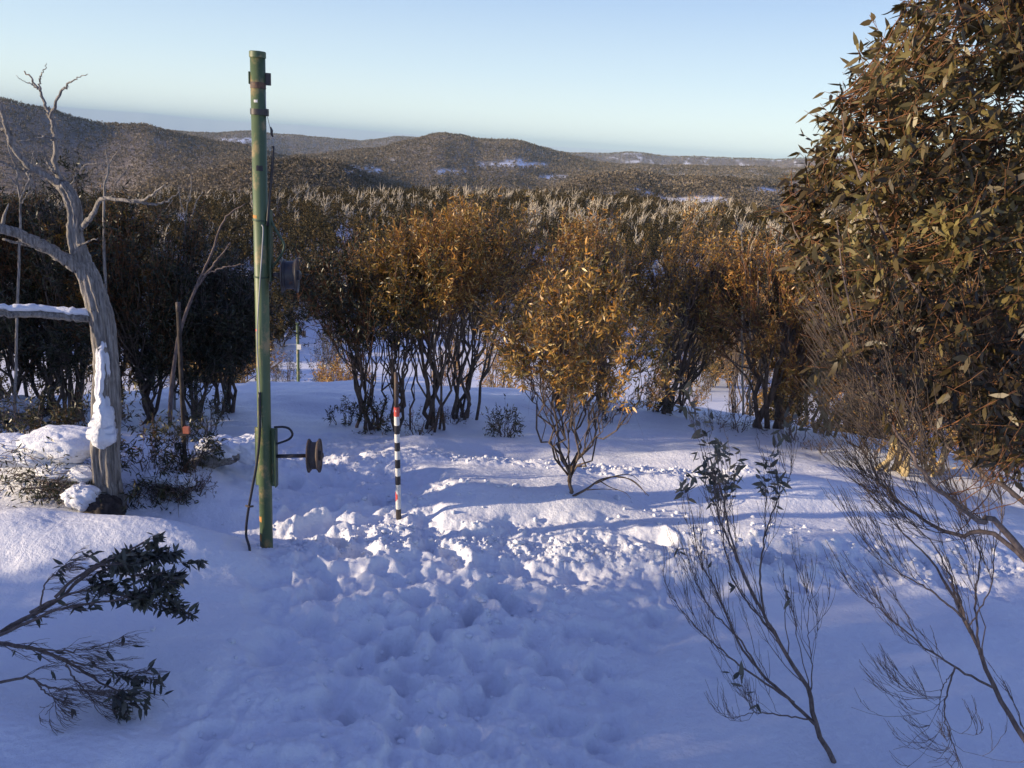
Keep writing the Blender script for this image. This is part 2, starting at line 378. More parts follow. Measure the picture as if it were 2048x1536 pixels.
def g_full(x, y):
    z = g_near(x, y); r = np.hypot(x, y); near = 1-sstep(17, 24, r)
    D = disturbed(x, y); Bm = 1-sstep(.15, .5, seg_d(x, y, BERM)+.2*perlin(x*2, y*2, 8))
    wx = x+.12*perlin(x*2.1, y*2.1, 60); wy = y+.12*perlin(x*2.1, y*2.1, 61)
    ridg = 1-np.sqrt(perlin(wx*2.2+wy*.8, wy*1.9, 50)**2+.012)*2; bil = np.sqrt(perlin(wx*5.5, wy*5.5, 51)**2+.02); fine = fbm(x*12, y*12, 3, 52)
    z = z+near*(D*(-.085+.045*ridg-.058*bil*(1-.6*(1-sstep(.1, .6, seg_d(x, y, BAND))))+.013*fine+.006*fbm(x*30, y*30, 2, 63)+.05*perlin(x*1.1, y*1.3, 53))+Bm*(.05+.06*np.abs(perlin(wx*5, wy*6, 55))+.015*fine))
    lump = np.clip(perlin(wx*6.5, wy*8, 56)+.55*perlin(wx*15, wy*17, 66), 0, .55)
    bd = 1-sstep(.15, .6, seg_d(x, y, BAND))
    z = z+near*(bd*(.024*lump+.010*fine)+D*.015*lump)
    z = z+near*(1-D)*(.006*fbm(x*9, y*26, 3, 57)+.012*perlin(x*1.5, y*4, 58))
    f = np.zeros_like(z)
    for fx, fy, fr, fh, fa in FEET:
        c, s_ = math.cos(fa), math.sin(fa); msk = (np.abs(x-fx) < fr*3.2) & (np.abs(y-fy) < fr*3.2)
        if not msk.any(): continue
        dx = x[msk]-fx; dy = y[msk]-fy; q = np.sqrt(((dx*c+dy*s_)/1.5)**2+(-dx*s_+dy*c)**2)/fr+.35*perlin(x[msk]*7, y[msk]*7, 71)
        f[msk] = f[msk]-fh*np.exp(-q**4)+fh*.2*np.exp(-((q-1.4)/.4)**2)
    return z+f*near

az_v = np.concatenate([np.linspace(-math.pi, -.80, 50)[:-1], np.linspace(-.80, .80, 760), np.linspace(.80, math.pi, 50)[1:]])
r_v = np.concatenate([[.01], np.linspace(1.0, 3.0, 5), 3.4*(19.5/3.4)**np.linspace(0, 1, 520), 20*(78/20)**np.linspace(0, 1, 40)[1:],
                      80*(330/80)**np.linspace(0, 1, 90), 340*(5200/340)**np.linspace(0, 1, 170), 5400*(60000/5400)**np.linspace(0, 1, 50)])
RR, AA = np.meshgrid(r_v, az_v, indexing='ij')
GX = RR*np.sin(AA); GY = RR*np.cos(AA)
GZ = g_coarse(GX, GY); nr = r_v < 26
GZ[nr] = g_full(GX[nr], GY[nr])
# forest cover of the far hills: open snow clearings where the photograph has them
CLEAR = [(955, 1095, 324, 337), (1010, 1050, 318, 326), (445, 505, 276, 290), (690, 765, 332, 350), (872, 930, 338, 350), (700, 740, 348, 356), (768, 790, 318, 324), (1075, 1135, 350, 360),
         (1285, 1345, 338, 343), (1420, 1480, 352, 358)]
def forest_mask(x, y, z):
    dx = x; dy = y; dz = z-CAM_H
    den = dx*FWD[0]+dy*FWD[1]+dz*FWD[2]; den = np.where(np.abs(den) < 1e-6, 1e-6, den)
    u = CX+F_PX*(dx*RIGHT[0]+dy*RIGHT[1]+dz*RIGHT[2])/den; v = CY-F_PX*(dx*UP[0]+dy*UP[1]+dz*UP[2])/den
    r = np.hypot(x, y); f = sstep(290, 420, r)
    for a, b, c, d in CLEAR:
        w = 7*perlin(x/40, y/40, 90)
        inside = sstep(a-6, a+6, u+w)*(1-sstep(b-6, b+6, u+w))*sstep(c-1, c+3, v+w*.4)*(1-sstep(d-4, d, v+w*.4))
        f = f*(1-inside*sstep(-.25, .05, perlin(x/14, y/30, 95)+.15))
    sp = sstep(.30, .5, fbm(x/60, y/60, 4, 91))*sstep(1150, 1300, u)*(1-sstep(5000, 6000, r))
    return f*(1-.9*sp)*(1-.85*sstep(7000, 20000, r)), u, v
FM, GU, GV = forest_mask(GX, GY, GZ)
nA, nR = len(az_v), len(r_v)
i, j = np.meshgrid(np.arange(nR-1), np.arange(nA-1), indexing='ij')
Qd = np.stack([i*nA+j, i*nA+j+1, (i+1)*nA+j+1, (i+1)*nA+j], -1).reshape(-1, 4)[:, ::-1]
ground = mesh_np('ground', np.stack([GX, GY, GZ], -1), None, Qd, [MAT['ground']], attr={'forest': FM.ravel()})
tag(ground, kind='structure')
# highest sight line up to every distance, to leave out trees behind the ridges
EL = (GZ-CAM_H)/np.maximum(RR, .1); RM = np.maximum.accumulate(EL, axis=0)
def hidden(x, y, top):
    r = np.hypot(x, y); a = np.arctan2(x, y)
    ia = np.clip(np.searchsorted(az_v, a), 0, nA-1); ir = np.clip(np.searchsorted(r_v, r*.97)-1, 0, nR-1)
    return (top-CAM_H)/r < RM[ir, ia]-.001

# ------------------------------------------------------------------ trees
def gum(seed, H, R, cb=.5, stems=5, ncl=30, twigs=14, lpt=8, leaf=.08, clr=.34, r0=.045, lean=(0, 0), flatb=.35, tone=(0, 1), spread=.35, wob=.018, bare=6, ry=None, foot=0, cone=0):
    """multi-stemmed snow gum: stems fan from one base to leafy clumps in a dome"""
    rng = np.random.default_rng(seed); w = Wood(); tw = Wood(); lv = Leaves(); ry = ry or R
    zc = H*cb; hh = H-zc
    cl = []
    while len(cl) < ncl:
        d = nrm(rng.normal(size=3)); d[2] = abs(d[2]) if rng.uniform() < .72 else -abs(d[2])*flatb
        q = rng.uniform(.45, 1)**.6; s = (1+.25*math.sin(2*math.atan2(d[1], d[0])+seed*1.7)+.15*math.sin(5*d[2]+seed))*(1-cone*max(0, d[2]*q))
        p = np.array([d[0]*R*q*s, d[1]*ry*q*s, zc+d[2]*hh*q]); p[:2] += np.array(lean)*(p[2]/H)
        if all(np.linalg.norm(p-c) > clr*.75 for c in cl) or rng.uniform() < .15: cl.append(p)
        if len(cl) and cl[-1] is p and rng.uniform() < .22: p[2] = min(p[2]*1.0+hh*rng.uniform(.05, .30), H*1.05)
    cl = np.array(cl); ang = np.arctan2(cl[:, 1], cl[:, 0])+rng.normal(size=ncl)*.25
    order = np.argsort(ang); groups = np.array_split(order, stems)
    if foot:
        w.add(curve(np.array([0, 0, -.25]), np.array([.02, -.01, foot*.4]), np.array([0, 0, foot*1.25]), 8, rng, .02), np.linspace(r0*2.1, r0*1.1, 8))
    for g in groups:
        if not len(g): continue
        cen = cl[g].mean(0); b = np.array([rng.normal()*R*.08, rng.normal()*R*.08, -.25]) if not foot else np.array([rng.normal()*.01, rng.normal()*.01, foot*rng.uniform(.5, 1)])
        end = np.array([cen[0]*.8, cen[1]*.8, min(cen[2]+hh*.15, H*.92)])
        mid = np.array([cen[0]*spread+b[0]*.5, cen[1]*spread+b[1]*.5, H*.35])
        st = curve(b, mid, end, 12, rng, wob); rs = r0*rng.uniform(.7, 1.15)
        w.add(st, np.linspace(rs, rs*.25, 12))
        for ci in g:
            c = cl[ci]; k = int(rng.integers(3, 8)); a = st[k]; m2 = a+(c-a)*.5+np.array([(a-c)[0]*.15, (a-c)[1]*.15, .0])+rng.normal(size=3)*.06*H*.3
            br = curve(a, m2, c, 8, rng, wob*1.3); rb = rs*.42
            w.add(br, np.linspace(rb, rb*.25, 8))
            ctone = rng.uniform(*tone)
            for q in range(twigs):
                k2 = int(rng.integers(4, 8)); a2 = br[k2]; off = nrm(rng.normal(size=3)+np.array([0, 0, .45]))*clr*rng.uniform(.35, 1.15)*np.array([.85, .85, 1.35])
                e = c+off; t_ = curve(a2, (a2+e)/2+np.array([0, 0, -.04]), e, 5, rng, .02)
                tw.add(t_, np.linspace(rb*.22, rb*.08, 5)+.0008)
                tt = rng.uniform(.25, 1, lpt); idx = tt*3.999; i0 = idx.astype(int); f = (idx-i0)[:, None]
                lp = t_[i0]*(1-f)+t_[i0+1]*f
                ld = nrm(nrm(e-a2)*.6+rng.normal(size=(lpt, 3))*.75+np.array([0, 0, -.15]))
                lv.add(lp, ld, leaf*rng.uniform(.6, 1.25, lpt), np.clip(ctone+rng.normal(size=lpt)*.22, 0, 1))
            for q in range(bare if rng.uniform() < .5 else 0):          # thin leafless twigs under the clump
                a2 = br[int(rng.integers(2, 6))]; e = a2+nrm(rng.normal(size=3)+np.array([0, 0, 1.2]))*clr*rng.uniform(.6, 1.3)
                tw.add(curve(a2, (a2+e)/2, e, 4, rng, .03), np.array([.2, .14, .1, .05])*rb)
    return w, tw, lv, rng
def gum_thing(u, v, top, wpx, label, seed, group=None, mat='bark', lmat='leaf', name='snow_gum', at=None, **kw):
    """plant a gum with its foot at photo pixel (u, v), its top reaching row `top`, crown width in photo pixels"""
    p = ground_hit(u, v) if at is None else np.array([at[0], at[1], float(g_near(at[0], at[1]))])
    dep = float(np.dot(p-EYE, FWD))
    tu = u+kw.pop('du', 0)
    lo, hi = .3, 12
    for _ in range(30):                            # height whose top projects to the wanted row
        h = (lo+hi)/2; q = p+np.array([0, 0, h])-EYE; vv = CY-F_PX*np.dot(q, UP)/np.dot(q, FWD)
        if vv > top: lo = h
        else: hi = h
    R = wpx/2*dep/F_PX; lean = ((tu-u)*dep/F_PX, 0)
    w, tw, lv, rng = gum(seed, h, R, lean=lean, **kw)
    t = thing(name, p, label, 'tree', group)
    w.obj('trunk', MAT[mat], t)
    tw.obj('twigs', MAT['redtwig'] if seed % 2 else MAT['twig'], t)
    if lv.pos: lv.obj('crown', MAT[lmat], rng, t)
    return t

G1 = 'snow gums standing along the brow of the slope'
near_trees = [
  # u, v, top, width, label, seed, opts
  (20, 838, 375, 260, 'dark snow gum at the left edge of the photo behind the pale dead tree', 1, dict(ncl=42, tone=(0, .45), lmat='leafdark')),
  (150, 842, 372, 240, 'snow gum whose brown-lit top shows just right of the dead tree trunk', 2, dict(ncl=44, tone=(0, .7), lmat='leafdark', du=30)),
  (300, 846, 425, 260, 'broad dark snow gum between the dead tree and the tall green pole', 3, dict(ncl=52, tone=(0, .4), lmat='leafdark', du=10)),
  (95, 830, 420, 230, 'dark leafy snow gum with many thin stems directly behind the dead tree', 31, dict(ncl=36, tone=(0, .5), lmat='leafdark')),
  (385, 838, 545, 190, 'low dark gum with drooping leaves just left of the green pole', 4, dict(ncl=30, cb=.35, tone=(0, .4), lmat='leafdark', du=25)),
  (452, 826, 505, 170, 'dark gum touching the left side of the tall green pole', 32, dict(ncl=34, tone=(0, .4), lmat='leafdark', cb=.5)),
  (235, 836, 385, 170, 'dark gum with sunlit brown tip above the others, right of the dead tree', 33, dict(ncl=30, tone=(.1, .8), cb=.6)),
  (735, 858, 520, 230, 'dark gum leaning left between the green pole and the striped stake', 5, dict(ncl=34, tone=(0, .35), lmat='leafdark', du=-40, r0=.035)),
  (800, 862, 470, 210, 'gum with dark lower crown right behind the striped stake', 6, dict(ncl=36, tone=(.1, .6), du=-10, r0=.035)),
  (872, 856, 428, 230, 'tallest multi-stemmed gum right of the striped stake, orange-lit on top', 7, dict(ncl=46, tone=(.3, .8), cb=.68, du=15)),
  (925, 836, 415, 210, 'slender dark-stemmed gum second to the right of the striped stake', 8, dict(ncl=38, tone=(.3, .9), cb=.7, du=50)),
  (1120, 815, 418, 170, 'orange-brown gum standing behind the small bush in the middle', 9, dict(ncl=36, tone=(.5, 1), du=10, cb=.5, flatb=.6)),
  (1200, 815, 455, 170, 'orange-tipped gum behind and right of the small bush', 10, dict(ncl=30, tone=(.3, .9), cb=.6, spread=.2)),
  (1326, 825, 452, 190, 'gum with two dark straight trunks right of the small bush', 12, dict(ncl=34, tone=(.3, .8), cb=.66, stems=3, r0=.06, du=25)),
  (1352, 822, 490, 190, 'dark gum leaning right beside the two-trunked gum', 13, dict(ncl=30, tone=(0, .4), cb=.62, stems=3, r0=.05, du=85, lmat='leafdark')),
  (1400, 800, 462, 200, 'olive gum with flat top left of the leaning grey trunks', 14, dict(ncl=30, tone=(.4, .8), cb=.7, stems=4, du=20)),
  (1545, 858, 465, 250, 'snow gum with thick grey leaning trunks at right of centre', 15, dict(ncl=44, tone=(.2, .8), cb=.5, flatb=.6, stems=4, r0=.09, du=-45)),
  (1640, 868, 500, 250, 'snow gum with pale yellow trunk feet right of the leaning grey trunks', 16, dict(ncl=40, tone=(.2, .8), cb=.6, stems=7, r0=.055, mat='pale', du=20)),
  (1790, 945, 470, 260, 'snow gum with cream bark forking low behind the big right-hand tree', 17, dict(ncl=50, tone=(.2, .8), cb=.38, flatb=.5, stems=5, r0=.05, mat='pale', du=30)),
  (1868, 950, 520, 260, 'snow gum with single cream trunk behind the bare twigs at right', 18, dict(ncl=50, tone=(.2, .7), cb=.38, flatb=.5, stems=4, r0=.05, mat='pale', du=40)),
  (1990, 930, 430, 330, 'brown snow gum at the right edge of the photo behind the big leafy tree', 19, dict(ncl=60, tone=(.2, .7), cb=.38, flatb=.5, stems=7, r0=.05, mat='pale')),
]
for u, v, top, wpx, lab, sd, kw in near_trees:
    kw = dict(kw, du=kw.get('du', 0)+((sd*37) % 41-20)*.7)
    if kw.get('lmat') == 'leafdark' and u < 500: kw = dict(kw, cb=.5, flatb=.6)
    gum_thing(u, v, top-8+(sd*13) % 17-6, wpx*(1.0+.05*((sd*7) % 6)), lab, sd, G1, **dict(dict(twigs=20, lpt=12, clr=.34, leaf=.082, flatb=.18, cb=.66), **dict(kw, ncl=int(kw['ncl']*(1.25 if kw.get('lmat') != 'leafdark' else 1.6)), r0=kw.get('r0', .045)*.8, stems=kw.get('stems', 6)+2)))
# further gums just over the brow
for k, (u, v, r_, top, wpx, lab, sd, kw) in enumerate([
    (468, 800, 24, 610, 130, 'small orange-olive gum seen left of the green pole over the brow', 41, dict(tone=(.5, .9))),
    (570, 800, 46, 725, 110, 'round dark gum below the far green pole', 42, dict(tone=(0, .5), lmat='leafdark')),
    (690, 800, 30, 745, 130, 'low brown gum bush right of the far green pole', 43, dict(tone=(.5, 1))),
    (1000, 800, 30, 700, 120, 'brown gum bush seen through the stems right of the striped stake', 44, dict(tone=(.5, 1))),
    (1340, 800, 30, 720, 100, 'small orange gum bush seen between the two dark trunks', 45, dict(tone=(.5, 1))),
    (660, 790, 40, 655, 80, 'small dark gum beside the snowy lift corridor', 46, dict(tone=(.1, .5), lmat='leafdark')),
    (900, 790, 34, 735, 110, 'brown bushy gum low behind the tallest multi-stemmed gum', 47, dict(tone=(.5, 1))),
    (1490, 790, 28, 560, 160, 'brown gum over the brow behind the leaning grey trunks', 48, dict(tone=(.3, .8)))]):
    d = ray(u, v); a = math.atan2(d[0], d[1])
    gum_thing(u, v, top-26, wpx*1.15, lab, sd, 'gums just over the brow', at=(r_*math.sin(a), r_*math.cos(a)), ncl=44, twigs=12, lpt=9, leaf=.11, clr=.42, cb=.45, **kw)

# the small bush in the middle, alone in front of the row
t = gum_thing(1138, 985, 525, 305, 'small rounded gum bush with orange leaves standing alone in the snow', 20, None, name='gum_bush',
              ncl=90, twigs=12, lpt=9, leaf=.082, clr=.27, cb=.64, stems=13, r0=.015, spread=.80, tone=(.3, .85), flatb=.45, cone=.5, bare=34, foot=.26, wob=.026)

# trees left of the picture whose shade lies over the foreground
shade_src = []
for k in range(3):
    w, tw, lv, rng = gum(70+k, 5.2, 1.7, ncl=44, twigs=11, lpt=8, leaf=.13, clr=.5, cb=.42, r0=.07)
    e = thing('snow_gum', (0, 0, 0), 'snow gum in the row left of the picture that shades the foreground snow', 'tree', 'snow gums in the shading row at left')
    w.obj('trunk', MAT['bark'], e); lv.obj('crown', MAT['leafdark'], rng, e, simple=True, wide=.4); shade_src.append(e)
SH = [(-13, -5.5, 1.15), (-14, -3.0, 1.25), (-13, -1, 1.2), (-14.5, .2, 1.2), (-13.2, 1.75, .95), (-15, 1.3, 1.0), (-16.5, -.2, 1.3), (-17, -1.8, 1.3), (-16.5, -4, 1.3), (-19, -1.2, 1.3),
      (-13.6, 6.3, .60), (-15, 7.0, .66), (-12.9, 5.9, .46), (-12.4, 6.8, .5), (-14.2, 5.7, .45), (-13.4, 8.2, .9), (-17, 8.2, 1.25), (-14.2, 9.6, 1.2), (-15.5, 8.9, 1.15), (-18, 11.5, 1.2), (-13.5, 11.2, 1.15), (-18.5, 9.8, 1.25), (-16, 14.5, 1.4), (-14.5, 2.0, .72), (-16.2, 1.0, 1.0), (-16, 11, 1.35), (-14.6, 12.6, 1.4), (-17.5, 13.4, 1.4)]
for k, (x, y, s) in enumerate(SH):
    z = float(g_near(x, y)); src = shade_src[k % 3]
    if k < 3: src.location = (x, y, z); src.scale = (s, s, s); src.rotation_euler.z = k
    else: dup(src, (x, y, z), k*1.3, (s, s, s))

# ---- valley and ridge forest: 300 live and 300 dead gums as things, the rest as one mass each
def mid_variant(seed, dead=False):
    rng = np.random.default_rng(seed)
    if dead:
        w = Wood(); H = rng.uniform(4.6, 6.4)
        for s in range(int(rng.integers(2, 5))):
            a = rng.uniform(0, 6.28); rad = rng.uniform(.25, .9); e = np.array([math.cos(a)*rad+.7, math.sin(a)*rad, H*rng.uniform(.75, 1)])
            st = curve(np.zeros(3)-[0, 0, .3], np.array([e[0]*.3, e[1]*.3, H*.5]), e, 8, rng, .02); w.add(st, np.linspace(.12, .04, 8))
            for q in range(4):
                b = st[int(rng.integers(3, 7))]; ee = b+nrm([rng.normal()*.7+.25, rng.normal()*.7, 1.1])*rng.uniform(.7, 1.6)
                w.add(curve(b, (b+ee)/2+[.05, 0, -.05], ee, 5, rng, .03), np.linspace(.07, .025, 5))
        return w, None, rng
    H = rng.uniform(3.6, 5.2)
    w, tw, lv, rng = gum(seed, H, rng.uniform(1.9, 2.7), ncl=24, twigs=10, lpt=9, leaf=.24, clr=.75, cb=.48, r0=.07, stems=4, bare=0)
    return w, lv, rng
live, dead = [], []
lab_live = 'brown-leaved snow gum among those covering the far side of the valley'
lab_dead = 'bleached dead snow gum standing bare among those on the far ridge'
for k in range(6):
    w, lv, rng = mid_variant(200+k); e = thing('snow_gum', (0, 0, 0), lab_live, 'tree', 'live snow gums across the valley')
    w.obj('trunk', MAT['bark'], e); lv.obj('crown', MAT['midleaf'], rng, e, simple=True, wide=.55); live.append((e, w, lv))
for k in range(6):
    w, lv, rng = mid_variant(300+k, True); e = thing('dead_snow_gum', (0, 0, 0), lab_dead, 'dead tree', 'bleached dead snow gums across the valley')
    w.obj('trunk', MAT['white'], e); dead.append((e, w))
rg = np.random.default_rng(77)
def scatter(n, r0, r1, fn):
    pts = []
    while len(pts) < n:
        r = math.sqrt(rg.uniform(r0*r0, r1*r1)); a = rg.uniform(-.66, .66); x, y = r*math.sin(a), r*math.cos(a)
        if rg.uniform() < fn(r, a, x, y): pts.append((x, y))
    return pts
CORR = uv_az(612, 700)
def live_d(r, a, x, y):
    if abs(x-r*math.sin(CORR)-1.2*math.sin(r*.15)) < (3.2 if r < 112 else 0): return 0
    c = float(fbm(np.array(x/22.), np.array(y/22.), 2, 9)); d = .3 if r < 95 else .8 if r < 120 else 1
    if r < 118 and -.25 < a < .22: d *= .3
    return max(0, min(1, d*(1.0+1.1*c)))
def dead_d(r, a, x, y):
    c = float(fbm(np.array(x/30.), np.array(y/14.), 2, 19))
    return max(0, min(1, (.05 if r < 170 else .22 if r < 210 else 1)*(.65+1.5*c+ (.3 if a > 0 else 0))))
LP = sorted(scatter(4200, 66, 292, live_d), key=lambda p: math.hypot(*p))
DP = sorted(scatter(1350, 95, 288, dead_d), key=lambda p: math.hypot(*p))
def mass(name, src, pts, mats, label, cat):
    VV, QQ, TT, tn, mi, base = [], [], [], [], [], 0
    cache = []
    for s in src:
        lw = Wood(); lw.p = [(a[::3], b[::3]*1.2) for a, b in s[1].p] if len(s) > 2 else [(a[::2], b[::2]) for a, b in s[1].p]; Vw, Tw, Qw = lw.arrays(sides=3)
        if len(s) > 2:
            Vl, Tl, Ql, tl = s[2].arrays(np.random.default_rng(3), simple=True, wide=1.25)
            keep = np.arange(len(Ql)) % 4 == 0; Ql = Ql[keep]
            cache.append((np.vstack([Vw, Vl]), Tw, np.vstack([Qw, Ql+len(Vw)]), np.concatenate([np.zeros(len(Vw)), tl]), len(Qw)))
        else: cache.append((Vw, Tw, Qw, np.zeros(len(Vw)), len(Qw)))
    MQ, MT = [], []
    for k, (x, y) in enumerate(pts):
        V, T, Q, t, nq = cache[k % len(cache)]; a = rg.uniform(0, 6.28) if len(src[0]) > 2 else rg.uniform(-.5, .5); s = rg.uniform(.7, 1.2)
        R_ = np.array([[math.cos(a), -math.sin(a), 0], [math.sin(a), math.cos(a), 0], [0, 0, 1]])*s
        VV.append(V@R_.T+np.array([x, y, float(g_coarse(x, y))])); QQ.append(Q+base); TT.append(T+base); tn.append(t)
        m_ = np.zeros(len(Q), int); m_[nq:] = 1; MQ.append(m_); MT.append(np.zeros(len(T), int)); base += len(V)
    o = mesh_np(name, np.vstack(VV), np.vstack(TT), np.vstack(QQ), mats, tone=np.concatenate(tn), smooth=False, midx=np.concatenate(MT+MQ))
    return tag(o, label, cat, kind='stuff')
for (P_, S_) in ((LP, live), (DP, dead)):
    for k, (x, y) in enumerate(P_[:300]):
        s = rg.uniform(.75, 1.2); src = S_[k % 6][0]; z = float(g_coarse(x, y)); rz = rg.uniform(0, 6.28) if S_ is live else rg.uniform(-.5, .5)
        if k < 6: src.location = (x, y, z); src.rotation_euler.z = rz; src.scale = (s, s, s)
        else: dup(src, (x, y, z), rz, (s, s, s*rg.uniform(.85, 1.1)))
mass('snow_gum_forest', live, LP[300:], [MAT['bark'], MAT['midleaf']], 'brown snow gum woodland covering the ridge across the valley', 'forest')
mass('dead_gum_forest', dead, DP[300:], [MAT['white']], 'mass of bleached dead gum trunks along the crest of the far ridge', 'forest')

# ---- forest of the distant hills: one mass
def hill_forest(n):
    a = rg.uniform(-.67, .67, n); r = 300*(4200/300)**rg.uniform(0, 1, n); x = r*np.sin(a); y = r*np.cos(a); z = g_coarse(x, y)
    f, u, v = forest_mask(x, y, z)
    h = rg.uniform(3.4, 6, n)*np.interp(r, [300, 1500, 4200], [.6, 1, 1.3])
    k = (rg.uniform(0, 1, n) < f) & ~hidden(x, y, z+h); x, y, z, h, r = x[k], y[k], z[k], h[k], r[k]; n = len(x)
    m_ = 6; tri = rg.normal(size=(n, m_, 3, 3))*np.array([.26, .26, .22])
    cen = rg.normal(size=(n, m_, 1, 3))*np.array([.22, .22, .14])+np.array([0, 0, .62]); V = (tri*.75+cen)*h[:, None, None, None]
    V[..., 2] = np.maximum(V[..., 2], -.1*h[:, None, None]); V = V+np.stack([x, y, z], -1)[:, None, None]
    tree = rg.normal(size=n)*.07+.36+.22*fbm(x/90, y/90, 3, 33)
    T1 = np.clip(np.repeat(tree, m_*3)+np.repeat(rg.normal(size=n*m_)*.12, 3), 0, .9)
    # bleached stems standing above the crowns
    s = rg.uniform(0, 1, n) < .35; xs, ys, zs, hs, rs = x[s], y[s], z[s], h[s], r[s]; ns = len(xs)
    tilt = rg.normal(size=(ns, 2))*.14; top = np.stack([xs+tilt[:, 0]*hs+.1*hs, ys+tilt[:, 1]*hs, zs+hs*rg.uniform(.9, 1.25, ns)], -1); bot = np.stack([xs, ys, zs], -1)
    wd = np.interp(rs, [300, 4200], [.12, .5])
    S = np.stack([bot-np.stack([wd, 0*wd, 0*wd], -1), bot+np.stack([wd, 0*wd, 0*wd], -1), top], 1)
    V = np.vstack([V.reshape(-1, 3), S.reshape(-1, 3)]); tn = np.concatenate([T1, np.full(ns*3, .95)])
    o = mesh_np('hill_forest', V, np.arange(len(V)).reshape(-1, 3), None, [MAT['farleaf']], smooth=False, tone=tn)
    tag(o, 'grey-brown snow gum forest covering the distant hills', 'forest', kind='stuff')
hill_forest(300000)

# ------------------------------------------------------------------ things traced at their own distance
def at_y(u, v, Y):
    d = ray(u, v); return EYE+d*(Y/d[1])
def px(p):                                        # metres per photo pixel at a point
    return float(np.dot(np.asarray(p)-EYE, FWD))/F_PX
def tube(name, pts, rad, mat, parent=None, off=(0, 0, 0), sides=16, **kw):
    w = Wood(); w.add(pts, np.broadcast_to(np.asarray(rad, float), (len(pts),))); return w.obj(name, mat, parent, off, sides=sides, **kw)
def box(name, c, half, mat, parent=None, off=(0, 0, 0), ax=None, bev=.003):
    """bevelled box: c centre, half sizes, ax rows = axes"""
    ax = np.eye(3) if ax is None else np.asarray(ax, float); V = []; h = np.array(half)
    for sx in (-1, 1):
        for sy in (-1, 1):
            for sz in (-1, 1):
                s_ = np.array([sx, sy, sz])
                for k in range(3):
                    q = s_*h; q = q-s_*bev; q[k] = s_[k]*h[k]; V.append(q)
    import bmesh
    bm = bmesh.new()
    for q in V: bm.verts.new(Vector(np.asarray(c)+q@ax-np.asarray(off)))
    bmesh.ops.convex_hull(bm, input=bm.verts); me = bpy.data.meshes.new(name); bm.to_mesh(me); bm.free(); me.materials.append(mat)
    o = bpy.data.objects.new(name, me); C.objects.link(o)
    if parent is not None: o.parent = parent
    return o
def lathe(name, c, axis, prof_, mat, parent=None, off=(0, 0, 0), seg=40):
    """prof_: list of (along axis, radius)"""
    axis = nrm(axis); a = nrm(np.cross(axis, [.1, .2, 1])); b = np.cross(axis, a); th = np.arange(seg)*2*math.pi/seg
    V = []; 
    for t, r in prof_: V.append(np.asarray(c)+axis*t+r*(np.cos(th)[:, None]*a+np.sin(th)[:, None]*b))
    V = np.concatenate(V)-np.asarray(off); Q = []
    j = np.arange(seg); j2 = (j+1) % seg
    for k in range(len(prof_)-1): Q.append(np.stack([k*seg+j, k*seg+j2, (k+1)*seg+j2, (k+1)*seg+j], -1))
    o = mesh_np(name, V, None, np.concatenate(Q), [mat], parent, smooth=False); return o
def blob(name, c, rad, mat, seed, parent=None, off=(0, 0, 0), amp=.18, n=34, fr=2.2, flatbot=None):
    th = np.linspace(0, math.pi, n); ph = np.arange(n*2)*math.pi/n; T_, P_ = np.meshgrid(th, ph, indexing='ij')
    d = np.stack([np.sin(T_)*np.cos(P_), np.sin(T_)*np.sin(P_), np.cos(T_)], -1)
    k = 1+amp*(perlin(d[..., 0]*fr+seed, d[..., 1]*fr+d[..., 2]*fr*.7, seed)+.5*perlin(d[..., 0]*fr*2.3+d[..., 2]*fr*2, d[..., 1]*fr*2.3+seed, seed+1)+.25*perlin(d[..., 0]*fr*6+d[..., 2]*5, d[..., 1]*fr*6+seed, seed+2))
    V = d*k[..., None]*np.asarray(rad)+np.asarray(c)-np.asarray(off)
    i, j = np.meshgrid(np.arange(n-1), np.arange(2*n), indexing='ij'); j2 = (j+1) % (2*n)
    Q = np.stack([i*2*n+j, (i+1)*2*n+j, (i+1)*2*n+j2, i*2*n+j2], -1).reshape(-1, 4)
    return mesh_np(name, V.reshape(-1, 3), None, Q, [mat], parent)

# ---- the green lift pole
B = ground_hit(533, 1086); YP = B[1]; T = at_y(515, 104, YP+.02)
e = thing('lift_pole', B, 'tall green steel lift pole carrying two grooved rope wheels, standing in the snow', 'lift pole'); o_ = B
up = nrm(T-B); xr = nrm(np.array([1, .0, .0])-up*up[0]); fr = np.cross(xr, up); fr = fr if fr[1] < 0 else -fr   # fr points to the viewer
AX = np.stack([xr, -fr, up])
rp = .063
def on(v, du=0, toward=0):                        # point on the pole axis at photo row v, moved du px to the right, `toward` m to the viewer
    lo, hi = -.3, 6
    for _ in range(40):
        h = (lo+hi)/2; q = B+up*h-EYE; vv = CY-F_PX*np.dot(q, UP)/np.dot(q, FWD)
        if vv > v: lo = h
        else: hi = h
    q = B+up*h; return q+xr*(du*px(q))+fr*toward
tube('pole', [B-up*.4, B+up*1.5, T-up*.02], rp, MAT['green'], e, o_, 28)
lathe('cap', T-up*.045, up, [(0, rp+.001), (0, rp+.006), (.045, rp+.006), (.05, rp), (.05, 0)], MAT['green'], e, o_)
def band(v, h, grow, mat, name='band'):
    c = on(v); hh = h*px(c)/2
    return lathe(name, c, up, [(-hh, rp), (-hh, rp+grow), (hh, rp+grow), (hh, rp)], mat, e, o_)
band(171, 12, .002, MAT['rust']); band(224, 11, .007, MAT['steel'], 'clamp'); band(440, 3.5, .006, MAT['greendark']); band(553, 3.5, .006, MAT['greendark'])
box('clamp_lug', on(224, 17, .01), (.014, .02, .03), MAT['steel'], e, o_, AX)
pl = box('top_bracket', on(157, 20.5), (.023, .008, .05), MAT['steel'], e, o_, AX)
box('bracket_flange', on(157, -15.5), (.006, .035, .05), MAT['greendark'], e, o_, AX)
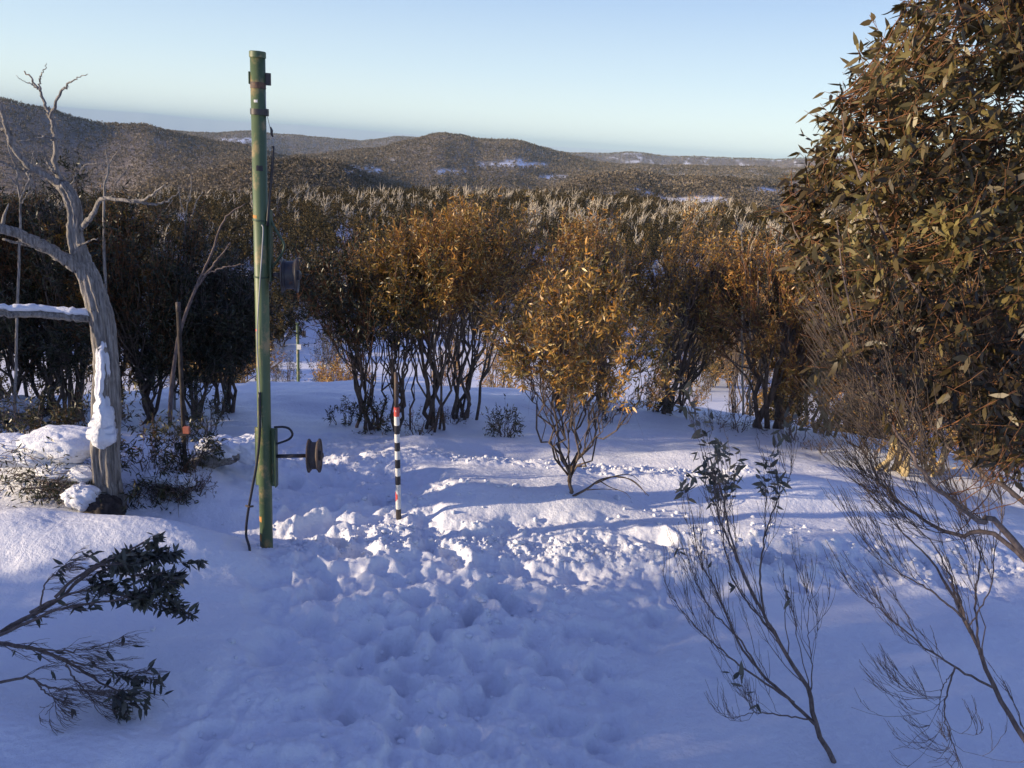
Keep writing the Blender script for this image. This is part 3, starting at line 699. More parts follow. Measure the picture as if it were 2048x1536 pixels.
# patch of dark stencil and rust marks on the paint
def patch(v, h, a0, a1, mat, name='paint_mark', seed=1):
    c = on(v); hh = h*px(c)/2; n = 14; aa = np.linspace(a0, a1, n); rows = 5; V = []
    for k in range(rows):
        for i_, a in enumerate(aa):
            jig = 1+.35*float(perlin(np.array(i_*.7+seed), np.array(k*.9), 3)); V.append(c+up*(hh*(k/(rows-1)*2-1)*jig)+(rp+.0015)*(math.sin(a)*xr+math.cos(a)*fr))
    Q = [(k*n+i_, k*n+i_+1, (k+1)*n+i_+1, (k+1)*n+i_) for k in range(rows-1) for i_ in range(n-1)]
    mesh_np(name, np.array(V)-o_, None, Q, [mat], e)
patch(336, 10, -.15, .75, MAT['blk'], 'stencil_mark', 2)
M_or = M_paint('orange_rust', (.42, .20, .05), (.50, .26, .07), None, scale=9, rough=.8)
patch(433, 6, -1.1, -.2, M_or, 'rust_mark', 4); patch(1035, 11, -1.2, -.4, M_or, 'rust_mark', 6); patch(1072, 14, -1.3, -.5, M_or, 'rust_mark', 9)
patch(659, 4, -1.0, -.5, MAT['red'], 'sticker', 3); patch(203, 5, -.3, .2, MAT['wht'], 'paint_mark', 5)
# wire, turnbuckle, conduit
tube('wire', [on(172, 13, .01), on(225, 17, .02), on(262, 26, .02)], .0028, MAT['wire'], e, o_, 6)
tube('turnbuckle', [on(252, 25, .02), on(259, 27, .02), on(266, 27, .02), on(272, 29, .02)], [.005, .012, .011, .005], MAT['steel'], e, o_, 8)
tube('wire', [on(270, 28.5, .02), on(292, 30, .02)], .005, MAT['wire'], e, o_, 6)
tube('conduit', spline([on(290, 29.5, .02), on(340, 26, .02), on(400, 20, .03), on(450, 16, .04)], 16), .0125, MAT['rubber'], e, o_, 10)
# cable down the face, turning into a black hose
cab = spline([on(448, 7, rp), on(457, 10, rp+.01), on(500, 7, rp+.01), on(560, 2, rp+.012), on(620, -3, rp+.012), on(680, -6, rp+.012), on(760, -3.5, rp+.012), on(850, -1.5, rp+.012)], 40)
tube('cable', cab, .0055, MAT['wire'], e, o_, 8)
hz = ground_hit(499, 1096)
hose = spline([on(780, -3.5, rp+.012), on(860, -4, rp+.02), on(920, -9, rp+.05), on(970, -18, rp+.07), on(1020, -27, rp+.08), on(1060, -32, rp+.06), hz, hz+np.array([0, 0, -.15])], 46)
tube('hose', hose, .0125, MAT['rubber'], e, o_, 12)
tube('hose_clip', [on(1001, -30, rp+.08), on(1001, -23, rp+.1), on(1001, -15, rp+.08)], .010, MAT['rust'], e, o_, 8)
def bracket(v0, v1, off_l, off_r):
    a, b = on(v0), on(v1); mid = (a+b)/2; hh = np.linalg.norm(a-b)/2; s_ = px(mid)
    box('bracket_plate', mid+xr*((off_l+off_r)/2*s_)-fr*.012, ((off_r-off_l)/2*s_, .006, hh), MAT['green'], e, o_, AX)
    box('bracket_plate', mid+xr*(off_r*s_-.006)-fr*.0, (.006, .038, hh-.006), MAT['greendark'], e, o_, AX)
    box('bracket_plate', mid+xr*(off_l*s_+.03)-fr*.0+fr*.005, (.030, .005, hh-.004), MAT['green'], e, o_, np.stack([nrm(xr*.8-fr*-.5), nrm(-fr*.8+xr*-.5), up]))
bracket(856, 972, -20, 24)
bracket(418, 562, -9, 22)
def sheave(c, R, Wd, axis, shaft_from):
    axis = nrm(axis)
    tube('axle', [shaft_from, c-axis*Wd*.5], .019, MAT['steel'], e, o_, 12)
    s = lathe('sheave', c, axis, [(-Wd/2, 0.0), (-Wd/2, R*.55), (-Wd/2+.004, R*.96), (-Wd/2+.004, R), (-Wd/2+.014, R), (-Wd/2+.022, R*.90), (-Wd*.26, R*.88), (-Wd*.24, R*.80), (Wd*.24, R*.80), (Wd*.26, R*.88),
                                  (Wd/2-.022, R*.90), (Wd/2-.014, R), (Wd/2-.002, R), (Wd/2-.002, R*.95), (Wd/2-.014, R*.85), (Wd/2-.016, R*.3), (Wd/2+.012, R*.28), (Wd/2+.03, R*.12), (Wd/2+.03, 0)], MAT['rust'], e, o_, 48)
    return s
ax1 = np.array([1, .10, .05]); c1 = on(911, 98, 0)
q1 = on(911, 20, 0); c1 = q1+nrm(ax1)*(np.dot(c1-q1, nrm(ax1)))
s1 = sheave(c1, 34*px(c1), .118, ax1, q1)
q2 = on(548, 19, 0); c2 = on(546, 56, 0); ax2 = np.array([1, .18, .02]); c2 = q2+nrm(ax2)*np.dot(c2-q2, nrm(ax2)); s2 = sheave(c2, 35*px(c2), .15, ax2, q2)
s2.data.materials[0] = MAT['steel']
tube('guard_loop', spline([on(853, 20), on(851, 38), on(854, 50), on(864, 56), on(874, 50), on(882, 34), on(887, 20)], 30), .011, MAT['rubber'], e, o_, 10)
tube('guard_loop', spline([on(432, 18), on(455, 29), on(480, 44), on(492, 46), on(510, 38), on(538, 18)], 30), .011, MAT['greendark'], e, o_, 10)

# ---- the second lift pole down the corridor
def far_pole():
    d = ray(597, 780); a = math.atan2(d[0], d[1]); r = 33.0; x, y = r*math.sin(a), r*math.cos(a); b = np.array([x, y, float(g_near(x, y))])
    t = at_y(595, 646, y); s = thing('lift_pole', b, 'far green lift pole with a white plate, down the snowy corridor between the gums', 'lift pole'); u_ = nrm(t-b)
    tube('pole', [b-u_*.3, t], .062, MAT['green'], s, b, 14)
    lathe('cap', t-u_*.05, u_, [(0, .062), (0, .07), (.06, .07), (.06, 0)], MAT['green'], s, b, 14)
    box('plate', at_y(598, 694, y-.08), (.085, .008, .11), MAT['wht'], s, b)
    arm0 = at_y(597, 655, y); arm1 = at_y(607, 657, y); tube('arm', [arm0, arm1], .02, MAT['steel'], s, b, 8)
    tube('hanger', [arm1, at_y(607, 668, y)], .015, MAT['steel'], s, b, 8)
    c = at_y(608, 668, y); lathe('sheave', c, (1, .1, 0), [(-.05, 0), (-.05, .16), (-.03, .16), (-.02, .12), (.02, .12), (.03, .16), (.05, .16), (.05, 0)], MAT['rust'], s, b, 24)
far_pole()

# ---- the striped stake
b = ground_hit(797, 1024); Ys = b[1]; tS = at_y(792, 745, Ys-.05)
s = thing('snow_stake', b, 'black and white banded snow stake with one red band and a bare brown top', 'snow stake'); us = nrm(tS-b)
def onS(v):
    lo, hi = -.3, 4
    for _ in range(40):
        h = (lo+hi)/2; q = b+us*h-EYE; vv = CY-F_PX*np.dot(q, UP)/np.dot(q, FWD)
        if vv > v: lo = h
        else: hi = h
    return b+us*h
rs_ = 5.2*px(b)
tube('stake_top', [onS(815), onS(780), tS], [rs_*.80, rs_*.77, rs_*.74], MAT['rust'], s, b, 16)
cuts = [(814, 832, 'red'), (832, 850, 'wht'), (850, 867, 'blk'), (867, 884, 'wht'), (884, 901, 'blk'), (901, 918, 'wht'), (918, 935, 'blk'), (935, 951, 'wht'), (951, 968, 'blk'), (968, 1017, 'wht'), (1017, 1040, 'steel')]
for v0, v1, k in cuts: tube('band', [onS(v1), onS(v0)], rs_*(1.0 if k == 'wht' else 1.03), MAT[k], s, b, 20, smooth=False)
cc = onS(992); V = []
for k in range(6):
    for a in np.linspace(-1.2, -.1, 8): V.append(cc+us*((k-2.5)*.018*(1+.4*math.sin(a*5)))+rs_*1.05*np.array([math.sin(a), -math.cos(a), 0]))
mesh_np('red_smear', np.array(V)-b, None, [(k*8+i_, k*8+i_+1, (k+1)*8+i_+1, (k+1)*8+i_) for k in range(5) for i_ in range(7)], [MAT['red']], s)

# ---- rusty marker post at left
b = ground_hit(371, 948); tS = at_y(356, 606, b[1]+.15)
s = thing('marker_post', b, 'thin dark rusty post with an orange reflector box, left of the green pole', 'post')
tube('post', [b-(tS-b)*.1, b+(tS-b)*.5, tS], 4.2*px(b), MAT['rock'], s, b, 10)
tube('post_top', [tS-(tS-b)*.05, tS+(tS-b)*.004], 4.6*px(b), MAT['rust'], s, b, 10)
box('reflector', at_y(373, 860, b[1]-.04), (6*px(b), .02, 7*px(b)), M_paint('faded_orange_plastic', (.35, .10, .06), (.45, .16, .10), None), s, b)
box('reflector_clamp', at_y(368, 868, b[1]-.01), (7*px(b), .03, 3*px(b)), MAT['steel'], s, b)

# ---- the pale dead tree
b = ground_hit(222, 1020); YD = b[1]; s = thing('dead_tree', b, 'pale weathered dead tree with bare twisted limbs and snow plastered down its trunk', 'dead tree')
kD = px(b)
def limb(name, pts, w0, w1, dy=0.0, dy1=None, n=26, w=None, wob=.006, ridge=.10, seed=1, par=s, mat='dead', Y=None, pw=.8, bb=None, snag=2):
    Y = YD if Y is None else Y; dy1 = dy if dy1 is None else dy1; m_ = len(pts); rng = np.random.default_rng(seed)
    P3 = [at_y(u, v, Y+dy+(dy1-dy)*k/(m_-1)) for k, (u, v) in enumerate(pts)]; c = spline(P3, n)
    c[1:-1] += rng.normal(size=(n-2, 3))*wob; t = np.linspace(0, 1, n); rad = (w0+(w1-w0)*t**pw)*kD/2*.76*(1+rng.normal(size=n)*.05)
    ww = w or Wood(); ww.add(c, rad)
    for q in range(snag):
        i_ = int(rng.integers(n//3, n-2)); d = nrm(rng.normal(size=3)+nrm(c[i_+1]-c[i_])*.8); L = rad[i_]*rng.uniform(3, 7)
        ww.add([c[i_], c[i_]+d*L*.5, c[i_]+d*L+rng.normal(size=3)*L*.15], [rad[i_]*.5, rad[i_]*.3, rad[i_]*.08])
    if w is None: ww.obj(name, MAT[mat], par, b if bb is None else bb, ridge=ridge)
    return c
tr = Wood()
P3 = [at_y(u, v, YD) for u, v in [(226, 1040), (222, 1000), (212, 940), (209, 880), (214, 800), (214, 720), (205, 655), (191, 597), (171, 544), (160, 510), (150, 469), (149, 425), (142, 397), (124, 368)]]
c = spline(P3, 70); rad = np.interp(np.linspace(0, 1, 70), np.linspace(0, 1, 14), np.array([68, 62, 64, 62, 56, 53, 52, 50, 46, 40, 33, 30, 29, 26]))*kD/2*.74
tr.add(c+np.random.default_rng(4).normal(size=c.shape)*.004, rad); tr.obj('trunk', MAT['dead'], s, b, sides=48, ridge=.22)
limb('limb', [(128, 372), (120, 358), (111, 332), (111, 291), (109, 264), (102, 237), (92, 213), (80, 182), (65, 161), (49, 142)], 17, 3, seed=2, n=40, dy1=.2)
limb('limb', [(128, 376), (104, 358), (79, 346), (44, 319), (20, 278), (10, 243), (1, 210)], 21, 8, seed=3, n=34, dy1=-.3)
limb('limb', [(160, 460), (176, 440), (188, 425), (198, 402), (219, 396), (253, 402), (290, 399), (310, 385), (330, 369)], 16, 3, seed=4, n=36, dy1=-.3)
limb('limb', [(265, 401), (300, 407), (325, 406), (345, 395), (360, 383)], 8, 2, seed=5, dy=-.22, dy1=-.1)
limb('limb', [(168, 545), (140, 525), (103, 500), (68, 483), (34, 466), (0, 455), (-40, 446)], 34, 20, seed=6, n=34, dy1=-.5)
limb('limb', [(120, 520), (80, 497), (40, 486), (5, 478)], 12, 5, seed=26, n=20, dy=-.1, dy1=-.3)
h1 = limb('limb', [(198, 640), (160, 634), (100, 630), (50, 628), (0, 626), (-60, 618)], 24, 16, seed=7, n=34, dy1=-.4)
limb('limb', [(103, 236), (108, 213), (123, 185), (137, 168), (150, 158), (175, 148)], 9, 1.5, seed=8, dy1=-.2)
limb('limb', [(80, 182), (80, 160), (85, 146), (93, 127)], 5, 1.5, seed=9); limb('limb', [(77, 178), (66, 170), (51, 163), (32, 151)], 4, 1, seed=10)
limb('limb', [(109, 280), (94, 273), (68, 279), (38, 283)], 9, 2, seed=11, dy1=-.25); limb('limb', [(112, 348), (97, 326), (90, 310), (86, 294)], 9, 3, seed=12, dy1=-.15)
limb('limb', [(67, 340), (50, 341), (31, 337), (0, 324), (-30, 316)], 8, 4, seed=13, dy=-.1, dy1=-.3); limb('limb', [(22, 270), (10, 262), (-12, 258)], 9, 6, seed=14, dy=-.2)
limb('limb', [(150, 508), (160, 490), (175, 484), (196, 476)], 7, 2, seed=15, dy=-.1, dy1=-.2); limb('limb', [(130, 408), (140, 380), (150, 352), (158, 345)], 6, 2, seed=17, dy=.1)
sn = Wood()
q = [at_y(u, v, YD-(.135 if v > 820 else .09)) for u, v in [(208, 682), (205, 710), (206, 745), (204, 790), (210, 825), (206, 850), (203, 872), (202, 895)]]
cs = spline(q, 44); rs2 = np.interp(np.linspace(0, 1, 44), np.linspace(0, 1, 8), np.array([3, 12, 13, 11, 18, 24, 30, 8]))*kD*.85
sn.add(cs+np.stack([.02*perlin(np.arange(44)*.35, np.arange(44)*0+2.5, 2), np.zeros(44), np.zeros(44)], -1), rs2*.98); so = sn.obj('snow_cap', MAT['snow'], s, b, sides=24, ridge=.28)
sn = Wood(); t_ = np.linspace(0, 1, 34)
sn.add(h1+np.array([0, -.01, 12*kD])*1.0, (4+3.5*np.abs(perlin(t_*7, t_*0+.5, 6)))*kD*1.3); sn.obj('snow_cap', MAT['snow'], s, b, sides=12)
st = thing('stump', ground_hit(225, 1015)+np.array([.02, -.25, 0]), 'dark round stump at the foot of the pale dead tree, snow on its shoulder', 'stump'); bs = np.array(st.location)
blob('stump_wood', bs+np.array([.0, .05, .06]), (.19, .16, .17), MAT['rock'], 5, st, bs, .12)
blob('snow_cap', bs+np.array([-.20, .02, .22]), (.17, .15, .13), MAT['snow'], 8, st, bs, .2)

# other bare snags standing among the left-hand gums
def snag(label, Y, limbs, root, mat='dead'):
    bb = at_y(*root, Y); bb = np.array([bb[0], bb[1], float(g_near(bb[0], bb[1]))]); t = thing('dead_gum', bb, label, 'dead tree', 'bare snags among the left-hand gums')
    for k, (nm, pts, w0, w1) in enumerate(limbs):
        if k == 0: pts = [tuple(np.array(root))]+pts
        limb(nm, pts, w0*Y/YD, w1*Y/YD, seed=50+k+int(Y*7), par=t, Y=Y, bb=bb, ridge=.05, n=24, mat=mat, snag=1)
snag('bare pale snag with forked top poking out just right of the dead tree', 11.5, [('trunk', [(210, 520), (208, 400), (216, 340), (222, 320), (238, 301)], 9, 2), ('limb', [(217, 335), (200, 328), (172, 330), (160, 340)], 5, 2), ('limb', [(218, 338), (214, 315), (212, 304)], 4, 2), ('limb', [(232, 366), (245, 350), (257, 335)], 4, 2)], (218, 838))
snag('grey leaning snag reaching right above the dark gum beside the green pole', 11.0, [('trunk', [(352, 700), (380, 606), (405, 545), (422, 508), (444, 445), (462, 425), (491, 407)], 11, 2), ('limb', [(392, 575), (430, 525), (462, 486)], 8, 2), ('limb', [(404, 550), (450, 535), (490, 528)], 6, 2)], (340, 850), 'twig')
snag('thin pale snag with upright twin stems left of the green pole', 13.5, [('trunk', [(350, 700), (368, 520), (372, 428), (380, 390), (383, 352)], 7, 2), ('limb', [(370, 470), (386, 425), (395, 400), (406, 384)], 6, 2), ('limb', [(372, 430), (360, 400), (357, 375)], 4, 2), ('limb', [(352, 640), (318, 560), (300, 470), (345, 400)], 6, 2)], (350, 842))
snag('bare snag at the left edge with many short thin sticks', 10.5, [('trunk', [(35, 600), (40, 420), (32, 340), (18, 300), (20, 262)], 8, 2), ('limb', [(40, 400), (58, 360), (62, 330), (68, 300)], 5, 2), ('limb', [(36, 370), (12, 350), (-8, 345)], 4, 2), ('limb', [(40, 410), (55, 385), (78, 292)], 4, 1)], (30, 835))

snag('thin white dead stem standing above the flat-topped gums right of centre', 15.5, [('trunk', [(1484, 620), (1484, 495), (1480, 455), (1468, 430)], 6, 2), ('limb', [(1481, 460), (1488, 440), (1496, 422)], 3, 1), ('limb', [(1483, 470), (1474, 448), (1476, 428)], 3, 1)], (1486, 830), 'white')
snag('short white dead stick beside the thin white stem right of centre', 15.2, [('trunk', [(1500, 620), (1501, 505), (1510, 476)], 5, 2)], (1500, 832), 'white')

# ---- the big leafy gum at right, close to the camera
def broom(w, lv, path, r, n, L, trend, spread, lev, rng, leafp=0, leaf=.09, t0=.12, lpt=5, tone=.5, k3=.7):
    path = np.asarray(path); m_ = len(path); trend = nrm(trend)
    for q in range(n):
        t = rng.uniform(t0, .97); i_ = min(int(t*(m_-1)), m_-2); a = path[i_]+(path[i_+1]-path[i_])*(t*(m_-1)-i_); tan = nrm(path[i_+1]-path[i_])
        d = nrm(tan*k3+nrm(rng.normal(size=3))*spread+trend*.25); l_ = L*rng.uniform(.45, 1.1)*(1.1-.55*t); e_ = a+nrm(d+trend*.7)*l_
        c_ = curve(a, a+d*l_*.5, e_, 7, rng, .014); rr = max(r*(1-.5*t)*.42, .0016); w.add(c_, np.linspace(rr, max(rr*.35, .0010), 7))
        if lev > 0: broom(w, lv, c_, rr, max(2, int(n*.5)), L*.5, trend, spread, lev-1, rng, leafp, leaf, .2, lpt, tone, k3)
        elif lv is not None and rng.uniform() < (leafp(e_) if callable(leafp) else leafp):
            tt = rng.uniform(.4, 1, lpt); idx = tt*5.999; i0 = idx.astype(int); f = (idx-i0)[:, None]
            lv.add(c_[i0]*(1-f)+c_[i0+1]*f, nrm(nrm(e_-a)*.45+rng.normal(size=(lpt, 3))*.6+np.array([0, 0, -.35])), leaf*rng.uniform(.6, 1.25, lpt), np.clip(tone+rng.normal(size=lpt)*.25, 0, 1))

def big_tree():
    rng = np.random.default_rng(5)
    root = np.array([4.3, 3.2, 0]); root[2] = float(g_near(root[0], root[1])); t = thing('snow_gum', root, 'big leafy snow gum filling the right side of the photo, closest to the viewer', 'tree')
    w, tw, lv = Wood(), Wood(), Leaves()
    D0 = 4.0
    paths = [[(2330, 1420), (2048, 1103), (1959, 1042), (1870, 970), (1820, 905), (1770, 820), (1725, 700), (1690, 560), (1670, 440)],
             [(2330, 1420), (2048, 1120), (1914, 1073), (1825, 1024), (1758, 961), (1727, 903), (1686, 872), (1640, 800)],
             [(2330, 1420), (2120, 1010), (2000, 900), (1880, 830), (1760, 730), (1660, 620), (1600, 480), (1562, 410)],
             [(2330, 1420), (2150, 960), (2010, 800), (1900, 680), (1800, 520), (1730, 380), (1690, 270), (1672, 200)],
             [(2330, 1420), (2180, 900), (2040, 700), (1930, 520), (1850, 360), (1790, 220), (1745, 120)],
             [(2330, 1420), (2220, 850), (2100, 600), (2000, 380), (1930, 200), (1870, 60), (1830, -20)],
             [(2330, 1420), (2260, 800), (2170, 500), (2080, 250), (2000, 60), (1960, -60)],
             [(2330, 1420), (2300, 700), (2220, 380), (2150, 120), (2100, -80)],
             [(2330, 1420), (2100, 1050), (1980, 960), (1900, 900), (1850, 820), (1800, 700), (1770, 560), (1790, 420)],
             [(2330, 1420), (2160, 980), (2080, 860), (1990, 700), (1960, 540), (1970, 380), (2010, 230)]]
    main = []
    for k, pth in enumerate(paths):
        dp = 3.7+1.7*((k*37) % 10)/10; P3 = [P(u, v, D0+.3+(dp-D0-.3)*min(1, i_/3)) for i_, (u, v) in enumerate(pth)]; P3[0] = root+np.array([0, 0, .5+.06*k]); P3 = [root-np.array([0, 0, .2])]+P3
        c_ = spline(P3, 40); c_[3:] += rng.normal(size=(37, 3))*.006; w.add(c_, np.interp(np.linspace(0, 1, 40), [0, .25, .5, 1], [.040, .015, .009, .0025])); main.append(c_)
    w.obj('trunk', MAT['twig'], t, root)
    allp = np.concatenate([m_[10:] for m_ in main])
    poly = [(1850, -60), (1760, 70), (1735, 115), (1700, 160), (1655, 245), (1625, 300), (1612, 375), (1550, 395), (1562, 440), (1600, 490), (1625, 600), (1650, 720), (1720, 800), (1830, 850), (2150, 980), (2300, 400), (2300, -200)]
    px_, py_ = np.array(poly).T
    def inside(x, y):
        c_ = False; j_ = len(poly)-1
        for i_ in range(len(poly)):
            if (py_[i_] > y) != (py_[j_] > y) and x < (px_[j_]-px_[i_])*(y-py_[i_])/(py_[j_]-py_[i_])+px_[i_]: c_ = not c_
            j_ = i_
        return c_
    n = 0
    while n < 860:
        u, v = rng.uniform(1550, 2280), rng.uniform(-180, 960)
        if not inside(u, v) or (v > 700 and rng.uniform() < .35): continue
        n += 1; dep = rng.uniform(3.5, 5.4)
        if u < 1680: dep = rng.uniform(4.0, 5.0)
        c_ = P(u, v, dep); low = allp[allp[:, 2] < c_[2]-.05]; low = allp if len(low) == 0 else low
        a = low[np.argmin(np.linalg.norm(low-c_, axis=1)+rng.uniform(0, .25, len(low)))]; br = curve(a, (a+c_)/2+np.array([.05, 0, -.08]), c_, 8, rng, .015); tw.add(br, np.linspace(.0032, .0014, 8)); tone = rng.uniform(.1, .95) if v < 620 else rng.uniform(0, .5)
        for q in range(5):
            b2 = br[int(rng.integers(4, 8))]; e2 = c_+nrm(rng.normal(size=3)+[0, 0, .5])*rng.uniform(.08, .2); tt_ = curve(b2, (b2+e2)/2, e2, 4, rng, .02); tw.add(tt_, np.linspace(.0016, .0009, 4))
            m_ = 7; f = rng.uniform(.1, 1, m_)[:, None]; lv.add(b2*(1-f)+e2*f, nrm(nrm(e2-b2)*.3+rng.normal(size=(m_, 3))*.55+np.array([-.15, 0, -.5])), .076*rng.uniform(.5, 1.25, m_), np.clip(tone+rng.normal(size=m_)*.22, 0, 1))
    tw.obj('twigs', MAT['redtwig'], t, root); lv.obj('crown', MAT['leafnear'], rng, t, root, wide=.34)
    bt = Wood()
    for m_ in main[:5]+main[8:]: sub = m_[8:32]; sub = sub[sub[:, 2] < 3.1]; len(sub) > 4 and broom(bt, None, sub, .0055, 26, .9, (-.5, 0, .8), .6, 1, rng)
    bt.obj('bare_twigs', MAT['bark'], t, root)
big_tree()

# ---- bare shrubs in front
def bare_shrub(label, D, stems, root_uv, n, L, trend, seed, leafp, leaf=.09, rscale=1., kind='bare_shrub', lev=2, mat='twig', buried=.15, tone=.4, lpt=5, spread=.3, dv=0):
    rng = np.random.default_rng(seed); rt = P(*root_uv, D); gz = float(g_near(rt[0], rt[1])); t = thing(kind, (rt[0], rt[1], gz), label, 'shrub'); off = np.array([rt[0], rt[1], gz]); w, tw, lv = Wood(), Wood(), Leaves()
    for pts, w0, w1, d1 in stems:
        m_ = len(pts); P3 = [P(u, v, D+(d1-D)*k/(m_-1)) for k, (u, v) in enumerate(pts)]
        if pts[0] == root_uv: P3 = [np.array([rt[0]+.03, rt[1], min(gz, rt[2])-buried])]+P3
        c_ = spline(P3, 26); c_[2:] += rng.normal(size=(24, 3))*.004; r_ = np.linspace(w0, w1, 26)*D/F_PX/2*rscale; w.add(c_, r_)
        broom(tw, lv, c_, r_.mean(), n, L, trend, spread, lev, rng, leafp, leaf, .25, lpt, tone)
    w.obj('stem', MAT[mat], t, off); tw.obj('twigs', MAT[mat], t, off)
    if lv.pos: lv.obj('leaves', MAT['shrubleaf'], rng, t, off, wide=.36)
    return t
def lp_right(e_):
    d = e_-EYE; k = np.dot(d, FWD); v = CY-F_PX*np.dot(d, UP)/k; return .5 if v < 975 else .015
rtu = (1662, 1512)
bare_shrub('bare branching shrub with grey leaves at its top, alone in the lower right', 5.58, [
    ([rtu, (1629, 1448), (1620, 1386), (1588, 1337), (1553, 1274), (1528, 1225), (1500, 1180), (1470, 1100), (1450, 1010), (1425, 930)], 17, 3, 5.6),
    ([(1528, 1225), (1520, 1150), (1535, 1060), (1560, 990), (1580, 960)], 7, 2, 5.5), ([(1510, 1195), (1480, 1130), (1440, 1040), (1425, 960), (1410, 905)], 7, 2, 5.2),
    ([(1629, 1448), (1575, 1395), (1520, 1345), (1480, 1290), (1440, 1200), (1400, 1120), (1385, 1050)], 11, 2, 5.7), ([(1588, 1405), (1500, 1345), (1430, 1290), (1380, 1240), (1335, 1185)], 7, 1.5, 5.4),
    ([(1553, 1274), (1500, 1210), (1460, 1140), (1445, 1050), (1460, 960)], 6, 2, 5.9), ([(1625, 1440), (1557, 1430), (1510, 1425), (1470, 1435)], 5, 1.5, 5.0), ([(1622, 1400), (1624, 1330), (1615, 1260), (1625, 1180)], 4, 1, 5.3),
    ([(1520, 1345), (1480, 1280), (1430, 1230), (1400, 1180), (1370, 1100)], 6, 2, 5.6)], rtu, 10, .72, (-.30, .1, 1), 3, lp_right, leaf=.085, lev=1, spread=.42, tone=.8, lpt=4, rscale=.72)
bare_shrub('leafless grey shrub sweeping in from the right edge at the bottom', 4.6, [
    ([(2080, 1560), (2048, 1480), (1990, 1380), (1940, 1260), (1900, 1180), (1850, 1110), (1800, 1060)], 24, 3, 4.9), ([(1985, 1375), (1900, 1330), (1820, 1270), (1760, 1220), (1730, 1195)], 9, 2, 4.6),
    ([(1940, 1265), (1900, 1150), (1860, 1080), (1790, 1020)], 9, 2, 5.2), ([(1930, 1240), (1860, 1180), (1790, 1140), (1750, 1100)], 8, 2, 4.6), ([(1960, 1310), (1950, 1200), (1960, 1110), (1930, 1030)], 8, 2, 5.0),
    ([(1940, 1250), (1980, 1180), (1990, 1100), (2010, 1020)], 6, 2, 4.9), ([(1910, 1335), (1890, 1400), (1895, 1460), (1925, 1536)], 6, 2, 4.6), ([(1905, 1345), (1880, 1390), (1880, 1430)], 4, 1, 4.5)],
    (2080, 1560), 8, .7, (-.55, .1, .8), 8, 0, rscale=.62, lev=2)
def lp_left(e_):
    d = e_-EYE; k = np.dot(d, FWD); u = CX+F_PX*np.dot(d, RIGHT)/k; v = CY-F_PX*np.dot(d, UP)/k; return (.75 if u > 245 else .35 if u > 185 else .02) if v < 1250 else (.5 if u > 235 and v > 1350 else .03)
rl = (-90, 1330)
bare_shrub('bent shrub reaching in from the lower left edge, dark leaves bunched at its tips', 5.75, [
    ([rl, (-40, 1290), (0, 1265), (55, 1235), (110, 1205), (160, 1160), (230, 1115), (290, 1085)], 16, 3, 5.9), ([(-30, 1280), (0, 1270), (100, 1225), (160, 1210), (230, 1200), (300, 1180), (340, 1150)], 8, 2, 5.6),
    ([(60, 1225), (110, 1200), (180, 1180), (260, 1195), (330, 1215), (350, 1225)], 6, 2, 5.8), ([(110, 1195), (160, 1150), (230, 1120), (310, 1110), (345, 1130)], 7, 2, 6.1), ([(150, 1165), (200, 1130), (260, 1150), (330, 1160)], 6, 2, 5.7),
    ([(80, 1218), (90, 1170), (120, 1140), (145, 1115)], 4, 1, 5.6)], rl, 18, .29, (1, .05, .12), 5, lp_left, leaf=.085, lev=1, tone=.3, lpt=3, spread=.40)
rl2 = (-80, 1345)
bare_shrub('low bare branch lying over the snow in the bottom left corner', 5.5, [
    ([rl2, (-20, 1290), (50, 1295), (110, 1312), (170, 1345), (220, 1375), (265, 1395)], 12, 2, 5.6), ([(60, 1297), (100, 1300), (150, 1302), (200, 1290), (240, 1280)], 5, 1, 5.5), ([(120, 1315), (170, 1330), (230, 1345), (270, 1350)], 5, 1, 5.6),
    ([(-40, 1375), (20, 1360), (60, 1355), (100, 1375), (150, 1380), (210, 1385)], 7, 2, 5.4), ([(70, 1360), (90, 1385), (110, 1400), (90, 1430)], 4, 1, 5.3), ([(130, 1320), (145, 1350), (190, 1400), (235, 1415)], 4, 1, 5.5)],
    rl2, 16, .34, (1, .0, -.05), 6, lp_left, leaf=.08, lev=1, tone=.3, spread=.5, lpt=2)

# fallen branch beside the small bush
fb = ground_hit(1150, 992); s = thing('fallen_branch', fb, 'thin arched dead branch lying on the snow at the foot of the small orange bush', 'branch'); rng = np.random.default_rng(8)
w = Wood(); D_ = float(np.dot(fb-EYE, FWD))
c = spline([P(u, v, D_) for u, v in [(1143, 994), (1175, 977), (1200, 960), (1235, 953), (1265, 962), (1298, 992)]], 24); w.add(c, np.linspace(.016, .004, 24))
for pts in ([(1200, 962), (1222, 975), (1250, 985), (1262, 998)], [(1235, 954), (1260, 958), (1280, 972), (1292, 990)], [(1190, 968), (1230, 952), (1262, 950), (1285, 968)], [(1170, 980), (1205, 978), (1235, 980)]):
    w.add(spline([P(u, v, D_+.05) for u, v in pts], 12), np.linspace(.008, .002, 12))
w.obj('branch', MAT['bark'], s, fb)

